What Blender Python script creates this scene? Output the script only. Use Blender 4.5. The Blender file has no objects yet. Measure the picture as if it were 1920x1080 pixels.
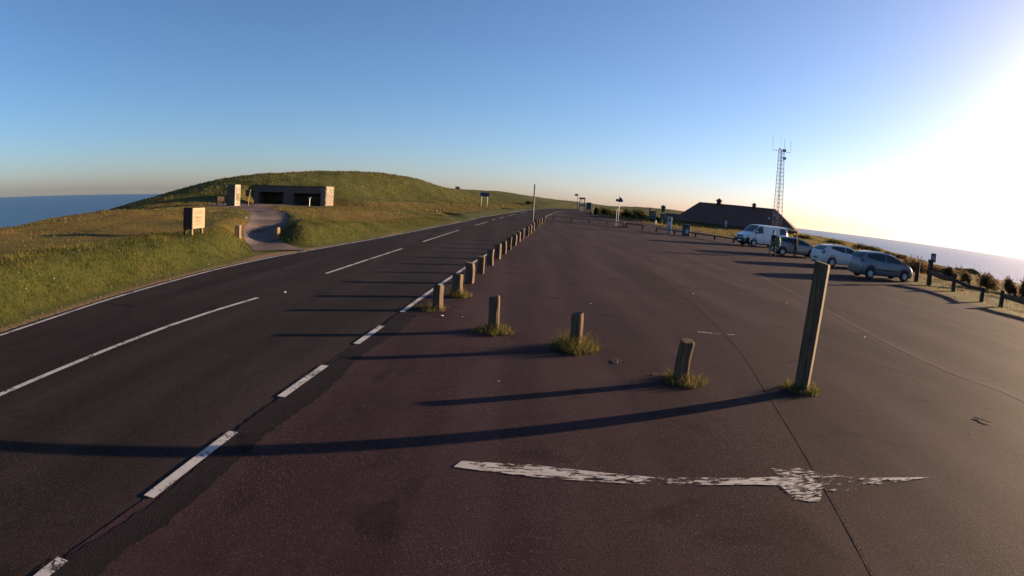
import bpy, bmesh, math, random
import numpy as np
from mathutils import Vector, Matrix
R = math.radians
random.seed(7); rng = np.random.default_rng(7)
scene = bpy.context.scene
col = scene.collection

# ======================= camera, sky, sun, exposure =======================
EYE = Vector((0, 0, 2.35))
PITCH, ROLL = -0.14574, -0.060667
F_PX, K3 = 1126.1, 0.01723                   # lens: theta = u + K3 u^3, u = r / F
cam_d = bpy.data.cameras.new('camera'); cam = bpy.data.objects.new('camera', cam_d); col.objects.link(cam)
cam_d.sensor_fit = 'HORIZONTAL'; cam_d.sensor_width = 36.0
cam_d.type = 'PANO'; cam_d.panorama_type = 'FISHEYE_LENS_POLYNOMIAL'
fmm = F_PX * 36.0 / 1920.0
cam_d.fisheye_fov = math.pi
cam_d.fisheye_polynomial_k0 = 0.0; cam_d.fisheye_polynomial_k1 = -1.0 / fmm; cam_d.fisheye_polynomial_k2 = 0.0
cam_d.fisheye_polynomial_k3 = -K3 / fmm ** 3; cam_d.fisheye_polynomial_k4 = 0.0
cam_d.clip_start = 0.05; cam_d.clip_end = 60000
_c, _s = math.cos(ROLL), math.sin(ROLL); _R = np.array([[_c, 0, _s], [0, 1, 0], [-_s, 0, _c]])
_c, _s = math.cos(PITCH), math.sin(PITCH); _P = np.array([[1, 0, 0], [0, _c, -_s], [0, _s, _c]]); _M = _P @ _R
ax_r, ax_f, ax_u = _M @ [1, 0, 0], _M @ [0, 1, 0], _M @ [0, 0, 1]
cam.matrix_world = Matrix(((ax_r[0], ax_u[0], -ax_f[0], EYE.x), (ax_r[1], ax_u[1], -ax_f[1], EYE.y), (ax_r[2], ax_u[2], -ax_f[2], EYE.z), (0, 0, 0, 1)))
scene.camera = cam

SUN_AZ, SUN_EL = R(66.6), R(9.2)             # azimuth measured from +Y towards +X
SUN = Vector((math.sin(SUN_AZ) * math.cos(SUN_EL), math.cos(SUN_AZ) * math.cos(SUN_EL), math.sin(SUN_EL)))
world = bpy.data.worlds.new('World'); scene.world = world; world.use_nodes = True
wt = world.node_tree; wt.nodes.clear()
wo = wt.nodes.new('ShaderNodeOutputWorld'); wb = wt.nodes.new('ShaderNodeBackground'); sky = wt.nodes.new('ShaderNodeTexSky')
sky.sky_type = 'NISHITA'; sky.sun_disc = False; sky.sun_elevation = SUN_EL; sky.sun_rotation = SUN_AZ
sky.altitude = 120; sky.air_density = 0.8; sky.dust_density = 0.9; sky.ozone_density = 6.0
wb.inputs['Strength'].default_value = 0.074
tint = wt.nodes.new('ShaderNodeMix'); tint.data_type = 'RGBA'; tint.blend_type = 'MULTIPLY'; tint.inputs[0].default_value = 1.0
tint.inputs[7].default_value = (2.12, 1.28, 0.95, 1)              # the camera's warm white balance, the same all over the sky
wt.links.new(sky.outputs[0], tint.inputs[6]); wt.links.new(tint.outputs[2], wb.inputs[0]); wt.links.new(wb.outputs[0], wo.inputs[0])
sd = bpy.data.lights.new('sun', 'SUN'); sd.energy = 5.0; sd.angle = R(0.55); sd.color = (1.0, 0.72, 0.44)
so = bpy.data.objects.new('sun', sd); col.objects.link(so)
so.rotation_euler = SUN.to_track_quat('Z', 'Y').to_euler(); so.location = (60, 30, 40)
scene.view_settings.view_transform = 'Standard'; scene.view_settings.look = 'None'
scene.view_settings.exposure = 1.6; scene.view_settings.gamma = 1.0; scene.view_settings.use_curve_mapping = False
scene.cycles.use_denoising = True
scene.cycles.max_bounces = 6; scene.cycles.transparent_max_bounces = 12

HAZE = 0.45e-5
# ======================= helpers =======================
def tag(o, label=None, cat=None, group=None, kind=None):
    if label: o['label'] = label
    if cat: o['category'] = cat
    if group: o['group'] = group
    if kind: o['kind'] = kind
    return o
def empty(name, loc=(0, 0, 0), rz=0.0, label=None, cat=None, group=None):
    o = bpy.data.objects.new(name, None); col.objects.link(o); o.location = loc; o.rotation_euler = (0, 0, rz)
    o.empty_display_size = .1
    return tag(o, label, cat, group)
def copy_tree(o, parent=None):
    c = o.copy(); col.objects.link(c); c.parent = parent
    for ch in list(o.children): copy_tree(ch, c)
    return c
class MB:                                    # collects geometry, then links it as ONE mesh object
    def __init__(s): s.v = []; s.f = []
    def add(s, V, F):
        n = len(s.v); s.v += [tuple(map(float, p)) for p in V]; s.f += [tuple(i + n for i in f) for f in F]; return s
    def box(s, a, b, bev=0.0, m=None):
        a, b = np.minimum(a, b), np.maximum(a, b)
        if bev > 0:
            bm = bmesh.new(); bmesh.ops.create_cube(bm, size=1)
            for v in bm.verts: v.co = Vector([(a[i] + b[i]) / 2 + v.co[i] * (b[i] - a[i]) for i in range(3)])
            bmesh.ops.bevel(bm, geom=bm.edges[:], offset=bev, segments=2, affect='EDGES', profile=.6)
            bm.verts.index_update(); V = [v.co.copy() for v in bm.verts]; F = [[v.index for v in f.verts] for f in bm.faces]; bm.free()
        else:
            V = [Vector((x, y, z)) for z in (a[2], b[2]) for x, y in ((a[0], a[1]), (b[0], a[1]), (b[0], b[1]), (a[0], b[1]))]
            F = [(3, 2, 1, 0), (4, 5, 6, 7), (0, 1, 5, 4), (1, 2, 6, 5), (2, 3, 7, 6), (3, 0, 4, 7)]
        if m is not None: V = [m @ v for v in V]
        return s.add(V, F)
    def tube(s, pts, rad, n=8, cap=True):    # polyline tube; rad a number or a list
        P = [Vector(p) for p in pts]; rad = [rad] * len(P) if np.isscalar(rad) else rad; rings = []; F = []; V = []
        for i, p in enumerate(P):
            d = (P[min(i + 1, len(P) - 1)] - P[max(i - 1, 0)]).normalized()
            a = Vector((0, 0, 1)) if abs(d.z) < .9 else Vector((0, 1, 0)); u = d.cross(a).normalized(); w = d.cross(u).normalized()
            V += [p + (u * math.cos(2 * math.pi * k / n) + w * math.sin(2 * math.pi * k / n)) * rad[i] for k in range(n)]
        for i in range(len(P) - 1):
            for k in range(n): F.append((i * n + k, i * n + (k + 1) % n, (i + 1) * n + (k + 1) % n, (i + 1) * n + k))
        if cap: F.append(tuple(range(n))[::-1]); F.append(tuple((len(P) - 1) * n + k for k in range(n)))
        return s.add(V, F)
    def lathe(s, prof, n=16, axis='z', c=(0, 0, 0)):   # prof: list of (r, h)
        V = []; F = []
        for r, h in prof:
            for k in range(n):
                a = 2 * math.pi * k / n; p = (r * math.cos(a), r * math.sin(a), h)
                if axis == 'y': p = (p[0], p[2], p[1])
                if axis == 'x': p = (p[2], p[0], p[1])
                V.append((p[0] + c[0], p[1] + c[1], p[2] + c[2]))
        for i in range(len(prof) - 1):
            for k in range(n): F.append((i * n + k, i * n + (k + 1) % n, (i + 1) * n + (k + 1) % n, (i + 1) * n + k))
        F.append(tuple(range(n))[::-1]); F.append(tuple((len(prof) - 1) * n + k for k in range(n)))
        return s.add(V, F)
    def build(s, name, m, parent=None, smooth=False, loc=None):
        me = bpy.data.meshes.new(name); me.from_pydata(s.v, [], s.f)
        bm = bmesh.new(); bm.from_mesh(me); bmesh.ops.recalc_face_normals(bm, faces=bm.faces[:]); bm.to_mesh(me); bm.free()
        me.update()
        o = bpy.data.objects.new(name, me); col.objects.link(o); o.data.materials.append(m)
        if smooth:
            for p in me.polygons: p.use_smooth = True
        if parent is not None: o.parent = parent
        if loc is not None: o.location = loc
        return o
def raw_mesh(name, V, F, m, parent=None, smooth=True):     # numpy arrays, all faces the same size
    V = np.asarray(V, np.float32); F = np.asarray(F, np.int32); me = bpy.data.meshes.new(name); k = F.shape[1]
    me.vertices.add(len(V)); me.vertices.foreach_set('co', V.ravel())
    me.loops.add(F.size); me.loops.foreach_set('vertex_index', F.ravel())
    me.polygons.add(len(F)); me.polygons.foreach_set('loop_start', np.arange(0, F.size, k, dtype=np.int32))
    me.polygons.foreach_set('loop_total', np.full(len(F), k, np.int32))
    me.polygons.foreach_set('use_smooth', np.full(len(F), smooth)); me.update(calc_edges=True); me.validate()
    o = bpy.data.objects.new(name, me); col.objects.link(o); me.materials.append(m)
    if parent is not None: o.parent = parent
    return o
def grid_faces(nr, nc):
    i = np.arange(nr - 1)[:, None] * nc + np.arange(nc - 1)[None, :]
    return np.stack([i, i + 1, i + nc + 1, i + nc], -1).reshape(-1, 4)

# ---- materials ----
MATS = {}
def nt_new(name):
    m = bpy.data.materials.new(name); m.use_nodes = True; t = m.node_tree; MATS[name] = m
    return m, t, t.nodes['Principled BSDF']
def node(t, kind, **kw):
    n = t.nodes.new(kind)
    for k, v in kw.items():
        if k in n.inputs: n.inputs[k].default_value = v
        else: setattr(n, k, v)
    return n
def coords(t, scale=None):
    c = t.nodes.new('ShaderNodeTexCoord'); return c.outputs['Object']
def noise(t, vec, scale, detail=4, rough=.55, dist=0.0):
    n = node(t, 'ShaderNodeTexNoise', Scale=scale, Detail=detail, Roughness=rough, Distortion=dist); t.links.new(vec, n.inputs['Vector']); return n.outputs['Fac']
def ramp(t, fac, stops, interp='LINEAR'):
    r = t.nodes.new('ShaderNodeValToRGB'); r.color_ramp.interpolation = interp; e = r.color_ramp.elements
    while len(e) < len(stops): e.new(.5)
    for q, (p, c) in zip(e, stops):
        q.position = p; q.color = (c, c, c, 1) if np.isscalar(c) else (*c, 1)
    t.links.new(fac, r.inputs[0]); return r.outputs[0]
def mixc(t, fac, a, b, mode='MIX'):
    n = t.nodes.new('ShaderNodeMix'); n.data_type = 'RGBA'; n.blend_type = mode
    for sock, v in ((n.inputs[0], fac), (n.inputs[6], a), (n.inputs[7], b)):
        if hasattr(v, 'links') or hasattr(v, 'is_linked'): t.links.new(v, sock)
        elif np.isscalar(v): sock.default_value = v
        else: sock.default_value = (*v, 1) if len(v) == 3 else v
    return n.outputs[2]
def bump(t, p, h, strength=.3, dist=.01):
    b = node(t, 'ShaderNodeBump', Strength=strength, Distance=dist); t.links.new(h, b.inputs['Height']); t.links.new(b.outputs[0], p.inputs['Normal'])
def simple(name, c, rough=.6, metal=0.0, var=.12, scale=6.0, bmp=0.0, bscale=40.0, spec=.5, c2=None):
    if name in MATS: return MATS[name]
    m, t, p = nt_new(name); v = coords(t)
    c2 = c2 or tuple(x * (1 - var * 2) for x in c)
    t.links.new(ramp(t, noise(t, v, scale, 5, .6), [(.3, c), (.72, c2)]), p.inputs['Base Color'])
    p.inputs['Roughness'].default_value = rough; p.inputs['Metallic'].default_value = metal; p.inputs['Specular IOR Level'].default_value = spec
    if bmp: bump(t, p, noise(t, v, bscale, 4), bmp, .01)
    return m
# ---- terrain function -------------------------------------------------
def sstep(a, b, x):
    t = np.clip((np.asarray(x, float) - a) / (b - a), 0.0, 1.0)
    return t * t * (3 - 2 * t)
def zr(y):                                   # gentle rise of the road towards its far bend
    return 1.5 * sstep(55, 135, y)
# left and right edges of the carriageway as (y, x)
LE = np.array([(-60, -8.2), (-20, -8.35), (0, -8.5), (7, -8.62), (11, -8.87), (16, -8.95), (20, -8.7), (24, -8.2), (32.4, -7.25), (43, -6.4), (58, -5.3), (70, -4.2), (79, -2.67), (89, -.6), (98, 1.3), (107, 3.6), (117, 7.2), (126, 12.5), (133, 21), (138, 34), (141, 55)], float)
RE = np.array([(-60, -3.2), (-20, -3.0), (0, -2.9), (3.5, -2.75), (6.2, -2.6), (10.3, -2.3), (15, -2.0), (21, -1.55), (28.7, -.88), (48, .57), (62, 1.7), (72, 2.75), (80, 3.7), (92, 5.4), (101, 6.9), (107, 8.7), (112, 11.2), (116, 15), (119, 21), (122, 32), (124, 52)], float)
def catmull(P, n=10):
    P = np.asarray(P, float); Q = np.vstack([2 * P[0] - P[1], P, 2 * P[-1] - P[-2]]); out = []
    for i in range(1, len(Q) - 2):
        p0, p1, p2, p3 = Q[i - 1:i + 3]
        for t in np.linspace(0, 1, n, endpoint=False):
            out.append(.5 * ((2 * p1) + (p2 - p0) * t + (2 * p0 - 5 * p1 + 4 * p2 - p3) * t * t + (3 * p1 - p0 - 3 * p2 + p3) * t ** 3))
    out.append(P[-1]); return np.array(out)
LEC = catmull(LE); REC = catmull(RE)
def xl(y): return np.interp(y, LEC[:, 0], LEC[:, 1])
def xr(y): return np.interp(y, REC[:, 0], REC[:, 1])
# right-hand grass edge of the car park, as (y, x)
GE = np.array([(-60, 22), (0, 19.6), (10, 18.9), (16, 18.85), (18.6, 18.95), (23, 19.8), (26.6, 20.9), (32, 22.6), (38, 23.7), (45, 24.6), (52, 25.0), (56, 24.0)], float)
# outline of everything paved to the right of the road
RB = np.array([(-60, 22)] + [tuple(q) for q in GE[1:-1]] + [(57, 25.2), (63, 24.7), (68, 23.4), (72.5, 22.1), (78.5, 20.8), (81.5, 19.3), (86, 18.0), (90, 17.2), (94.3, 15.5), (99, 13.8), (105, 13.0), (110, 13.4), (113, 12.6)], float)   # (y, x)
def xb(y): return np.interp(y, RB[:, 0], RB[:, 1])
PAVED = [(x, y) for y, x in RB] + [(x, y) for y, x in REC[::-2] if y < 113]
def polydist(poly, x, y):                    # signed distance, negative inside
    P = np.asarray(poly, float); x = np.asarray(x, float); y = np.asarray(y, float)
    d = np.full(x.shape, 1e18); ins = np.zeros(x.shape, bool); n = len(P)
    for i in range(n):
        a = P[i]; b = P[(i + 1) % n]; ex, ey = b - a; wx = x - a[0]; wy = y - a[1]
        t = np.clip((wx * ex + wy * ey) / (ex * ex + ey * ey + 1e-12), 0, 1)
        d = np.minimum(d, (wx - ex * t) ** 2 + (wy - ey * t) ** 2)
        c = ((a[1] > y) != (b[1] > y)) & (x < ex * (y - a[1]) / (ey if abs(ey) > 1e-12 else 1e-12) + a[0])
        ins ^= c
    return np.where(ins, -1, 1) * np.sqrt(d)
ROADPOLY = [(x, y) for y, x in LEC[::3]] + [(x, y) for y, x in REC[::-3]]
# footpath from the road up to the shelter (centre line x, y, half width)
PATH = np.array([(-7.6, 20.5, 1.6), (-9.4, 22.6, 1.15), (-11, 24.6, .85), (-12.3, 26.9, .78), (-13.3, 29.8, .9), (-14.7, 33.6, 1.2), (-16.6, 38.2, 1.3), (-19.2, 43.2, 1.35), (-23, 49, 1.8), (-27, 54.5, 2.4), (-29.5, 59, 3.4), (-27.5, 63, 2.6), (-22.5, 64.6, 1.2)], float)
PATHC = catmull(PATH, 8)
def pathdist(x, y):
    x = np.asarray(x, float); y = np.asarray(y, float); best = np.full(x.shape, 1e9)
    for (ax, ay, aw), (bx, by, bw) in zip(PATHC[:-1], PATHC[1:]):
        ex, ey = bx - ax, by - ay
        t = np.clip(((x - ax) * ex + (y - ay) * ey) / (ex * ex + ey * ey), 0, 1)
        best = np.minimum(best, np.hypot(x - ax - ex * t, y - ay - ey * t) - (aw + (bw - aw) * t))
    return best
# control points (azimuth from the viewing direction, distance, height)
CP = [(-75, 12, .8), (-75, 25, .6), (-75, 40, -3), (-62, 14, .75), (-62, 28, .7), (-62, 45, -4), (-50, 16, .72), (-50, 25, .72), (-49.8, 33, .71), (-50, 48, -3.5), (-44.5, 18, .74), (-44.5, 30, .73), (-44.5, 41.8, .7), (-45, 58, -4),
      (-40.6, 20, .76), (-40.6, 33, .75), (-40.6, 46, .71), (-40.6, 60, -.9), (-38, 58, -.15), (-41, 85, -.9), (-44, 90, -3.5), (-34.2, 24, .78), (-34.2, 40, .76), (-34, 52, .7), (-34.2, 68, .6), (-34.2, 86, 1.55), (-29.1, 30, .78), (-29, 45, .74), (-28, 60, .68), (-29.1, 72, 1.0), (-29.1, 88, 3.6),
      (-24, 40, .78), (-24, 55, .72), (-24, 66, .7), (-23, 78, 2.4), (-24, 92, 4.95), (-20, 45, .8), (-20, 60, .74), (-20, 70, .72), (-18, 76, 1.3), (-17, 84, 3.4), (-16.9, 97, 5.4), (-20.5, 94, 4.95), (-14, 55, .85), (-14, 74, .85), (-14, 86, 2.2), (-13, 104, 5.6), (-10, 60, .8), (-10, 86, 1.05), (-10, 97, 2.7), (-9.7, 112, 5.55),
      (-5, 95, 1.2), (-5, 110, 2.1), (-5.1, 130, 4.15), (-2.6, 102, 1.35), (-2.6, 120, 2.4), (-2.6, 142, 4.3), (.5, 120, 1.8), (.5, 152, 3.55), (5.6, 140, 1.9), (5.6, 165, 3.15), (8.1, 125, 2.1), (8.1, 165, 2.5), (9.0, 108, 2.1), (9.8, 101, 1.5), (11.7, 110, 1.35), (11.7, 140, 1.7), (11.7, 172, 3.0), (14, 95, .6), (16.3, 100, .5), (16.3, 130, .9), (16.3, 175, 2.7), (20, 80, .3), (20, 105, .4), (20, 150, .9), (23, 70, .25), (24, 105, .45), (24, 150, -.5),
      (27, 70, .25), (27.1, 108, .8), (27, 135, -1.5), (31.8, 55, .1), (31.8, 78, .35), (31.8, 100, .38), (31.8, 130, -2.5), (34, 48, 0), (37.6, 40, -.05), (37.6, 70, -.35), (37.6, 105, -.9), (38, 135, -4), (43, 32, -.02), (43, 45, -.3), (43, 75, -1.6), (43, 110, -3.2), (43, 140, -5.5), (47.2, 30, -.05), (47.2, 60, -1.1), (47.2, 100, -2.3), (47.2, 130, -5.5), (52, 28, -.05), (52, 60, -.9), (52, 95, -1.7), (52, 130, -6), (62, 26, -.1), (62, 60, -1.1), (62, 95, -2), (62, 130, -7), (80, 25, -.1), (80, 70, -1.6), (80, 120, -6), (100, 30, -.2), (100, 90, -3), (125, 50, -.3)]
CP += [(a, d + 45, z - 9) for a, d, z in [(-34.2, 86, 1.55), (-29.1, 88, 3.6), (-24, 92, 4.95), (-16.9, 97, 5.65), (-9.7, 112, 5.55), (-5.1, 130, 4.15), (-2.6, 142, 4.3), (.5, 152, 3.55), (5.6, 165, 3.15), (11.7, 172, 3), (16.3, 175, 2.7)]]
CPX = np.array([(d * math.sin(math.radians(a)), d * math.cos(math.radians(a)), z) for a, d, z in CP] +
               [(x, y, zr(y)) for x, y in [(-6, -20), (-6, 0), (-6, 20), (-5, 40), (-3, 60), (0, 80), (5, 0), (5, 25), (5, 50), (8, 75), (12, 90), (14, 0), (16, 20), (18, 35), (20, 50), (18, 65), (16, 80), (17, -20), (5, -20), (12, 108), (22, 114)]])
def tps_fit(P):
    n = len(P); d2 = ((P[:, None, :2] - P[None, :, :2]) ** 2).sum(-1)
    K = .5 * d2 * np.log(d2 + 1e-9) + 3.0 * np.eye(n) * 5
    Q = np.c_[np.ones(n), P[:, :2] / 100]; A = np.block([[K / 1e4, Q], [Q.T, np.zeros((3, 3))]])
    return np.linalg.solve(A, np.r_[P[:, 2], 0, 0, 0])
TPSW = tps_fit(CPX)
def tps(x, y):
    x = np.asarray(x, float); y = np.asarray(y, float); o = TPSW[-3] + TPSW[-2] * x / 100 + TPSW[-1] * y / 100
    for (px, py, _), w in zip(CPX, TPSW[:-3]):
        d2 = (x - px) ** 2 + (y - py) ** 2; o = o + w * .5 * d2 * np.log(d2 + 1e-9) / 1e4
    return o
def land(x, y):
    x = np.asarray(x, float); y = np.asarray(y, float)
    z = tps(x, y); r = zr(y)
    s = xl(y) - x                                            # metres left of the carriageway
    hb = .74 - .55 * sstep(30, 46, y)                        # height of the roadside bank
    gap = 1 - sstep(.1, 1.5, pathdist(x, y))                 # ramp where the footpath meets the road
    bank = r + hb * (sstep(.35, 2.5, s) * (1 - gap) + sstep(.6, 9, s) * gap)
    w = sstep(2.6, 13, s)
    left = bank * (1 - w) + z * w
    hump = .10 * np.exp(-((pathdist(x, y) - 1.0) / 1.0) ** 2) * sstep(.5, 2, s) * (1 - sstep(36, 44, y))
    left = left - .16 * (1 - sstep(-.5, .35, pathdist(x, y))) * sstep(1, 4, s) * (1 - sstep(40, 55, y)) + hump
    pd = polydist(PAVED, x, y); rd = polydist(ROADPOLY, x, y); wf = sstep(.1, 4.5, np.minimum(rd, pd))
    right = far = r * (1 - wf) + z * wf
    f = sstep(96, 108, y)
    out = np.where(s > 0, left, right)
    out = out * (1 - f) + far * f
    inside = np.minimum(pd, rd)
    pad = 1 - sstep(0, 4, np.maximum(np.abs(x + 26.4) - 5.5, np.abs(y - 67.6) - 2.5))   # level pad under the shelter
    out = out * (1 - pad) + .74 * pad
    out = out - 130 * sstep(150, 330, np.hypot(x, y - 40))   # the cliffs
    out = out - .09 * (1 - sstep(-.35, .02, inside))         # tuck the soil under the asphalt
    und = .05 * np.sin(x * .71 + y * .33) * np.sin(y * .53 - x * .21) + .03 * np.sin(x * 1.7 - y * 1.1) * np.sin(y * 1.9 + x * .6)
    return out + und * sstep(.6, 4, inside)
# ---- end terrain -------------------------------------------------------
def vnoise(x, y, seed=0):                    # value noise, -1..1
    xi = np.floor(x).astype(np.int64); yi = np.floor(y).astype(np.int64); fx = x - xi; fy = y - yi
    def hsh(a, b):
        h = (a * 374761393 + b * 668265263 + seed * 1442695041) & 0xffffffff; h = ((h ^ (h >> 13)) * 1274126177) & 0xffffffff
        return ((h ^ (h >> 16)) & 0xffff) / 32767.5 - 1
    u = fx * fx * (3 - 2 * fx); w = fy * fy * (3 - 2 * fy)
    return (hsh(xi, yi) * (1 - u) + hsh(xi + 1, yi) * u) * (1 - w) + (hsh(xi, yi + 1) * (1 - u) + hsh(xi + 1, yi + 1) * u) * w
def fbm(x, y, o=4, seed=0):
    r = 0; a = 1.0
    for k in range(o): r = r + a * vnoise(x * 2 ** k + 17.3 * k, y * 2 ** k - 9.1 * k, seed + k); a *= .5
    return r / 1.9
def paved_dist(x, y): return np.minimum(polydist(PAVED, x, y), polydist(ROADPOLY, x, y))

# ======================= surface materials =======================
def asphalt(name, lo, hi, stone, patch, spk=.9, sc=75, track=4):
    m, t, p = nt_new(name); v = coords(t)
    big = noise(t, v, .35, 5, .6); mid = noise(t, v, 2.2, 4, .6, .4); fine = noise(t, v, 120, 2)
    c = mixc(t, ramp(t, big, [(.3, 0.0), (.7, 1.0)]), lo, hi)
    c = mixc(t, ramp(t, mid, [(.52, 0.0), (.78, patch)]), c, tuple(x * .5 for x in lo))
    mp = t.nodes.new('ShaderNodeMapping'); mp.inputs['Scale'].default_value = (1.0, .07, 1.0); mp.inputs['Rotation'].default_value = (0, 0, R(track)); t.links.new(v, mp.inputs[0])
    lane = noise(t, mp.outputs[0], .9, 4, .5)                                  # tyre-polished lanes
    c = mixc(t, ramp(t, lane, [(.42, 0.0), (.66, .7)]), c, tuple(x * 1.75 for x in hi))
    st = noise(t, v, .8, 3, .45, 1.2); c = mixc(t, ramp(t, st, [(.62, 0.0), (.70, .55)]), c, tuple(x * .42 for x in lo))     # oil and damp stains
    vo = node(t, 'ShaderNodeTexVoronoi', Scale=sc); vo.feature = 'F1'; t.links.new(v, vo.inputs['Vector'])
    sep = t.nodes.new('ShaderNodeSeparateColor'); t.links.new(vo.outputs['Color'], sep.inputs[0])
    pick = ramp(t, sep.outputs[0], [(.86, 0.0), (.95, spk)]); pk = t.nodes.new('ShaderNodeMath'); pk.operation = 'MULTIPLY'; t.links.new(pick, pk.inputs[0]); t.links.new(ramp(t, noise(t, v, .55, 4, .6), [(.35, .25), (.68, 1.0)]), pk.inputs[1]); pick = pk.outputs[0]
    edge = ramp(t, vo.outputs['Distance'], [(.25, 1.0), (.5, 0.0)])
    mul = t.nodes.new('ShaderNodeMath'); mul.operation = 'MULTIPLY'; t.links.new(pick, mul.inputs[0]); t.links.new(edge, mul.inputs[1])
    c = mixc(t, ramp(t, sep.outputs[1], [(.2, .0), (.9, .45)]), c, tuple(x * .45 for x in lo))
    c = mixc(t, mul.outputs[0], c, stone)
    t.links.new(c, p.inputs['Base Color'])
    t.links.new(ramp(t, fine, [(.3, .75), (.7, 1.0)]), p.inputs['Roughness']); p.inputs['Specular IOR Level'].default_value = .05
    inv = t.nodes.new('ShaderNodeMath'); inv.operation = 'SUBTRACT'; inv.inputs[0].default_value = 1; t.links.new(vo.outputs['Distance'], inv.inputs[1])
    bump(t, p, inv.outputs[0], .55, .006)
    return m
M_ROAD = asphalt('road_asphalt', (.017, .0126, .0123), (.024, .0178, .0172), (.30, .25, .22), .5, .5, 120, 4)
M_PARK = asphalt('car_park_asphalt', (.030, .0172, .019), (.042, .0243, .0265), (.36, .28, .24), .6, .62, 110, 38)
M_TAR = asphalt('tar_band', (.0125, .0095, .0098), (.016, .012, .0122), (.2, .17, .15), .3, .35, 85)
M_JOINT = asphalt('asphalt_seam', (.034, .0197, .0215), (.046, .027, .029), (.3, .25, .22), .3, .5, 75)
M_PATH = asphalt('footpath_asphalt', (.085, .064, .058), (.12, .09, .082), (.4, .34, .28), .5, .8, 60)
def paint(name, c, wear, scale=14.0, soft=.05, stretch=(1, 1, 1)):
    m, t, p = nt_new(name); v0 = coords(t); mp = t.nodes.new('ShaderNodeMapping'); mp.inputs['Scale'].default_value = stretch; t.links.new(v0, mp.inputs[0]); v = mp.outputs[0]
    t.links.new(ramp(t, noise(t, v, 9, 5), [(.3, c), (.75, tuple(x * .72 for x in c))]), p.inputs['Base Color']); p.inputs['Roughness'].default_value = .7
    a = noise(t, v, scale, 6, .72, .6); b = noise(t, v, 2.3, 3)
    ad = t.nodes.new('ShaderNodeMath'); ad.operation = 'MULTIPLY_ADD'; ad.inputs[1].default_value = .6; t.links.new(b, ad.inputs[0]); t.links.new(a, ad.inputs[2])
    t.links.new(ramp(t, ad.outputs[0], [(wear - soft, 0.0), (wear + soft, 1.0)]), p.inputs['Alpha']); return m
M_LINE = paint('road_paint', (.46, .43, .40), .71, 26, .08)
M_LINE_WORN = paint('worn_paint', (.46, .41, .37), .82, 15, .05, (.45, 1.4, 1))
M_LINE_GONE = paint('faded_paint', (.20, .175, .17), .80, 18)
def grass_ground():
    m, t, p = nt_new('grass_ground'); v = coords(t)
    at = t.nodes.new('ShaderNodeAttribute'); at.attribute_name = 'bare'; dr = t.nodes.new('ShaderNodeAttribute'); dr.attribute_name = 'dry'
    a = noise(t, v, .22, 6, .62, .3); b = noise(t, v, 1.7, 6, .68); c_ = noise(t, v, 14, 5, .7)
    g = mixc(t, ramp(t, b, [(.32, 0.0), (.68, 1.0)]), (.038, .047, .010), (.085, .083, .018))
    d = mixc(t, ramp(t, c_, [(.3, 0.0), (.7, 1.0)]), (.11, .062, .013), (.19, .108, .022))
    ad = t.nodes.new('ShaderNodeMath'); ad.operation = 'ADD'; t.links.new(dr.outputs['Fac'], ad.inputs[0]); t.links.new(a, ad.inputs[1])
    c = mixc(t, ramp(t, ad.outputs[0], [(.62, 0.0), (1.05, .85)]), g, d)
    c = mixc(t, ramp(t, c_, [(.3, .55), (.52, 0.0)]), c, (.020, .022, .006))
    s = mixc(t, ramp(t, c_, [(.35, 0.0), (.7, 1.0)]), (.11, .072, .042), (.22, .155, .10))
    ms = t.nodes.new('ShaderNodeMath'); ms.operation = 'MULTIPLY_ADD'; t.links.new(c_, ms.inputs[0]); ms.inputs[1].default_value = .9; t.links.new(at.outputs['Fac'], ms.inputs[2])
    c = mixc(t, ramp(t, ms.outputs[0], [(.82, 0.0), (1.05, 1.0)]), c, s)
    t.links.new(c, p.inputs['Base Color']); p.inputs['Roughness'].default_value = .95; p.inputs['Specular IOR Level'].default_value = .1
    bump(t, p, noise(t, v, 7, 8, .75), .9, .12)
    return m
M_GRASS = grass_ground()
def blade_mat(name, ramp_stops, sc=1.3):
    m, t, p = nt_new(name); v = coords(t)
    at = t.nodes.new('ShaderNodeAttribute'); at.attribute_name = 'tone'
    c = ramp(t, at.outputs['Fac'], ramp_stops)
    t.links.new(c, p.inputs['Base Color']); p.inputs['Roughness'].default_value = .8; p.inputs['Specular IOR Level'].default_value = .15
    tr = node(t, 'ShaderNodeBsdfTranslucent'); t.links.new(c, tr.inputs['Color']); mx = node(t, 'ShaderNodeMixShader'); mx.inputs[0].default_value = .4
    t.links.new(p.outputs[0], mx.inputs[1]); t.links.new(tr.outputs[0], mx.inputs[2]); t.links.new(mx.outputs[0], t.nodes['Material Output'].inputs['Surface']); return m
M_BLADE = blade_mat('grass_blades', [(0.0, (.026, .032, .006)), (.35, (.060, .071, .012)), (.7, (.14, .108, .025)), (1.0, (.27, .17, .06))])
M_LEAF = blade_mat('shrub_leaves', [(0.0, (.045, .026, .014)), (.5, (.12, .07, .034)), (1.0, (.25, .16, .07))])
M_LEAFG = blade_mat('gorse_leaves', [(0.0, (.016, .02, .007)), (.6, (.045, .046, .014)), (1.0, (.10, .085, .025))])
def sea_mat():
    m, t, p = nt_new('sea_water'); v = coords(t)
    p.inputs['Base Color'].default_value = (.006, .036, .085, 1); p.inputs['Roughness'].default_value = .32; p.inputs['IOR'].default_value = 1.33
    n1 = node(t, 'ShaderNodeTexNoise', Scale=.02, Detail=6, Roughness=.6); t.links.new(v, n1.inputs['Vector'])
    bump(t, p, n1.outputs['Fac'], 1.0, 9.0)
    return m
M_SEA = sea_mat()

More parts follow.
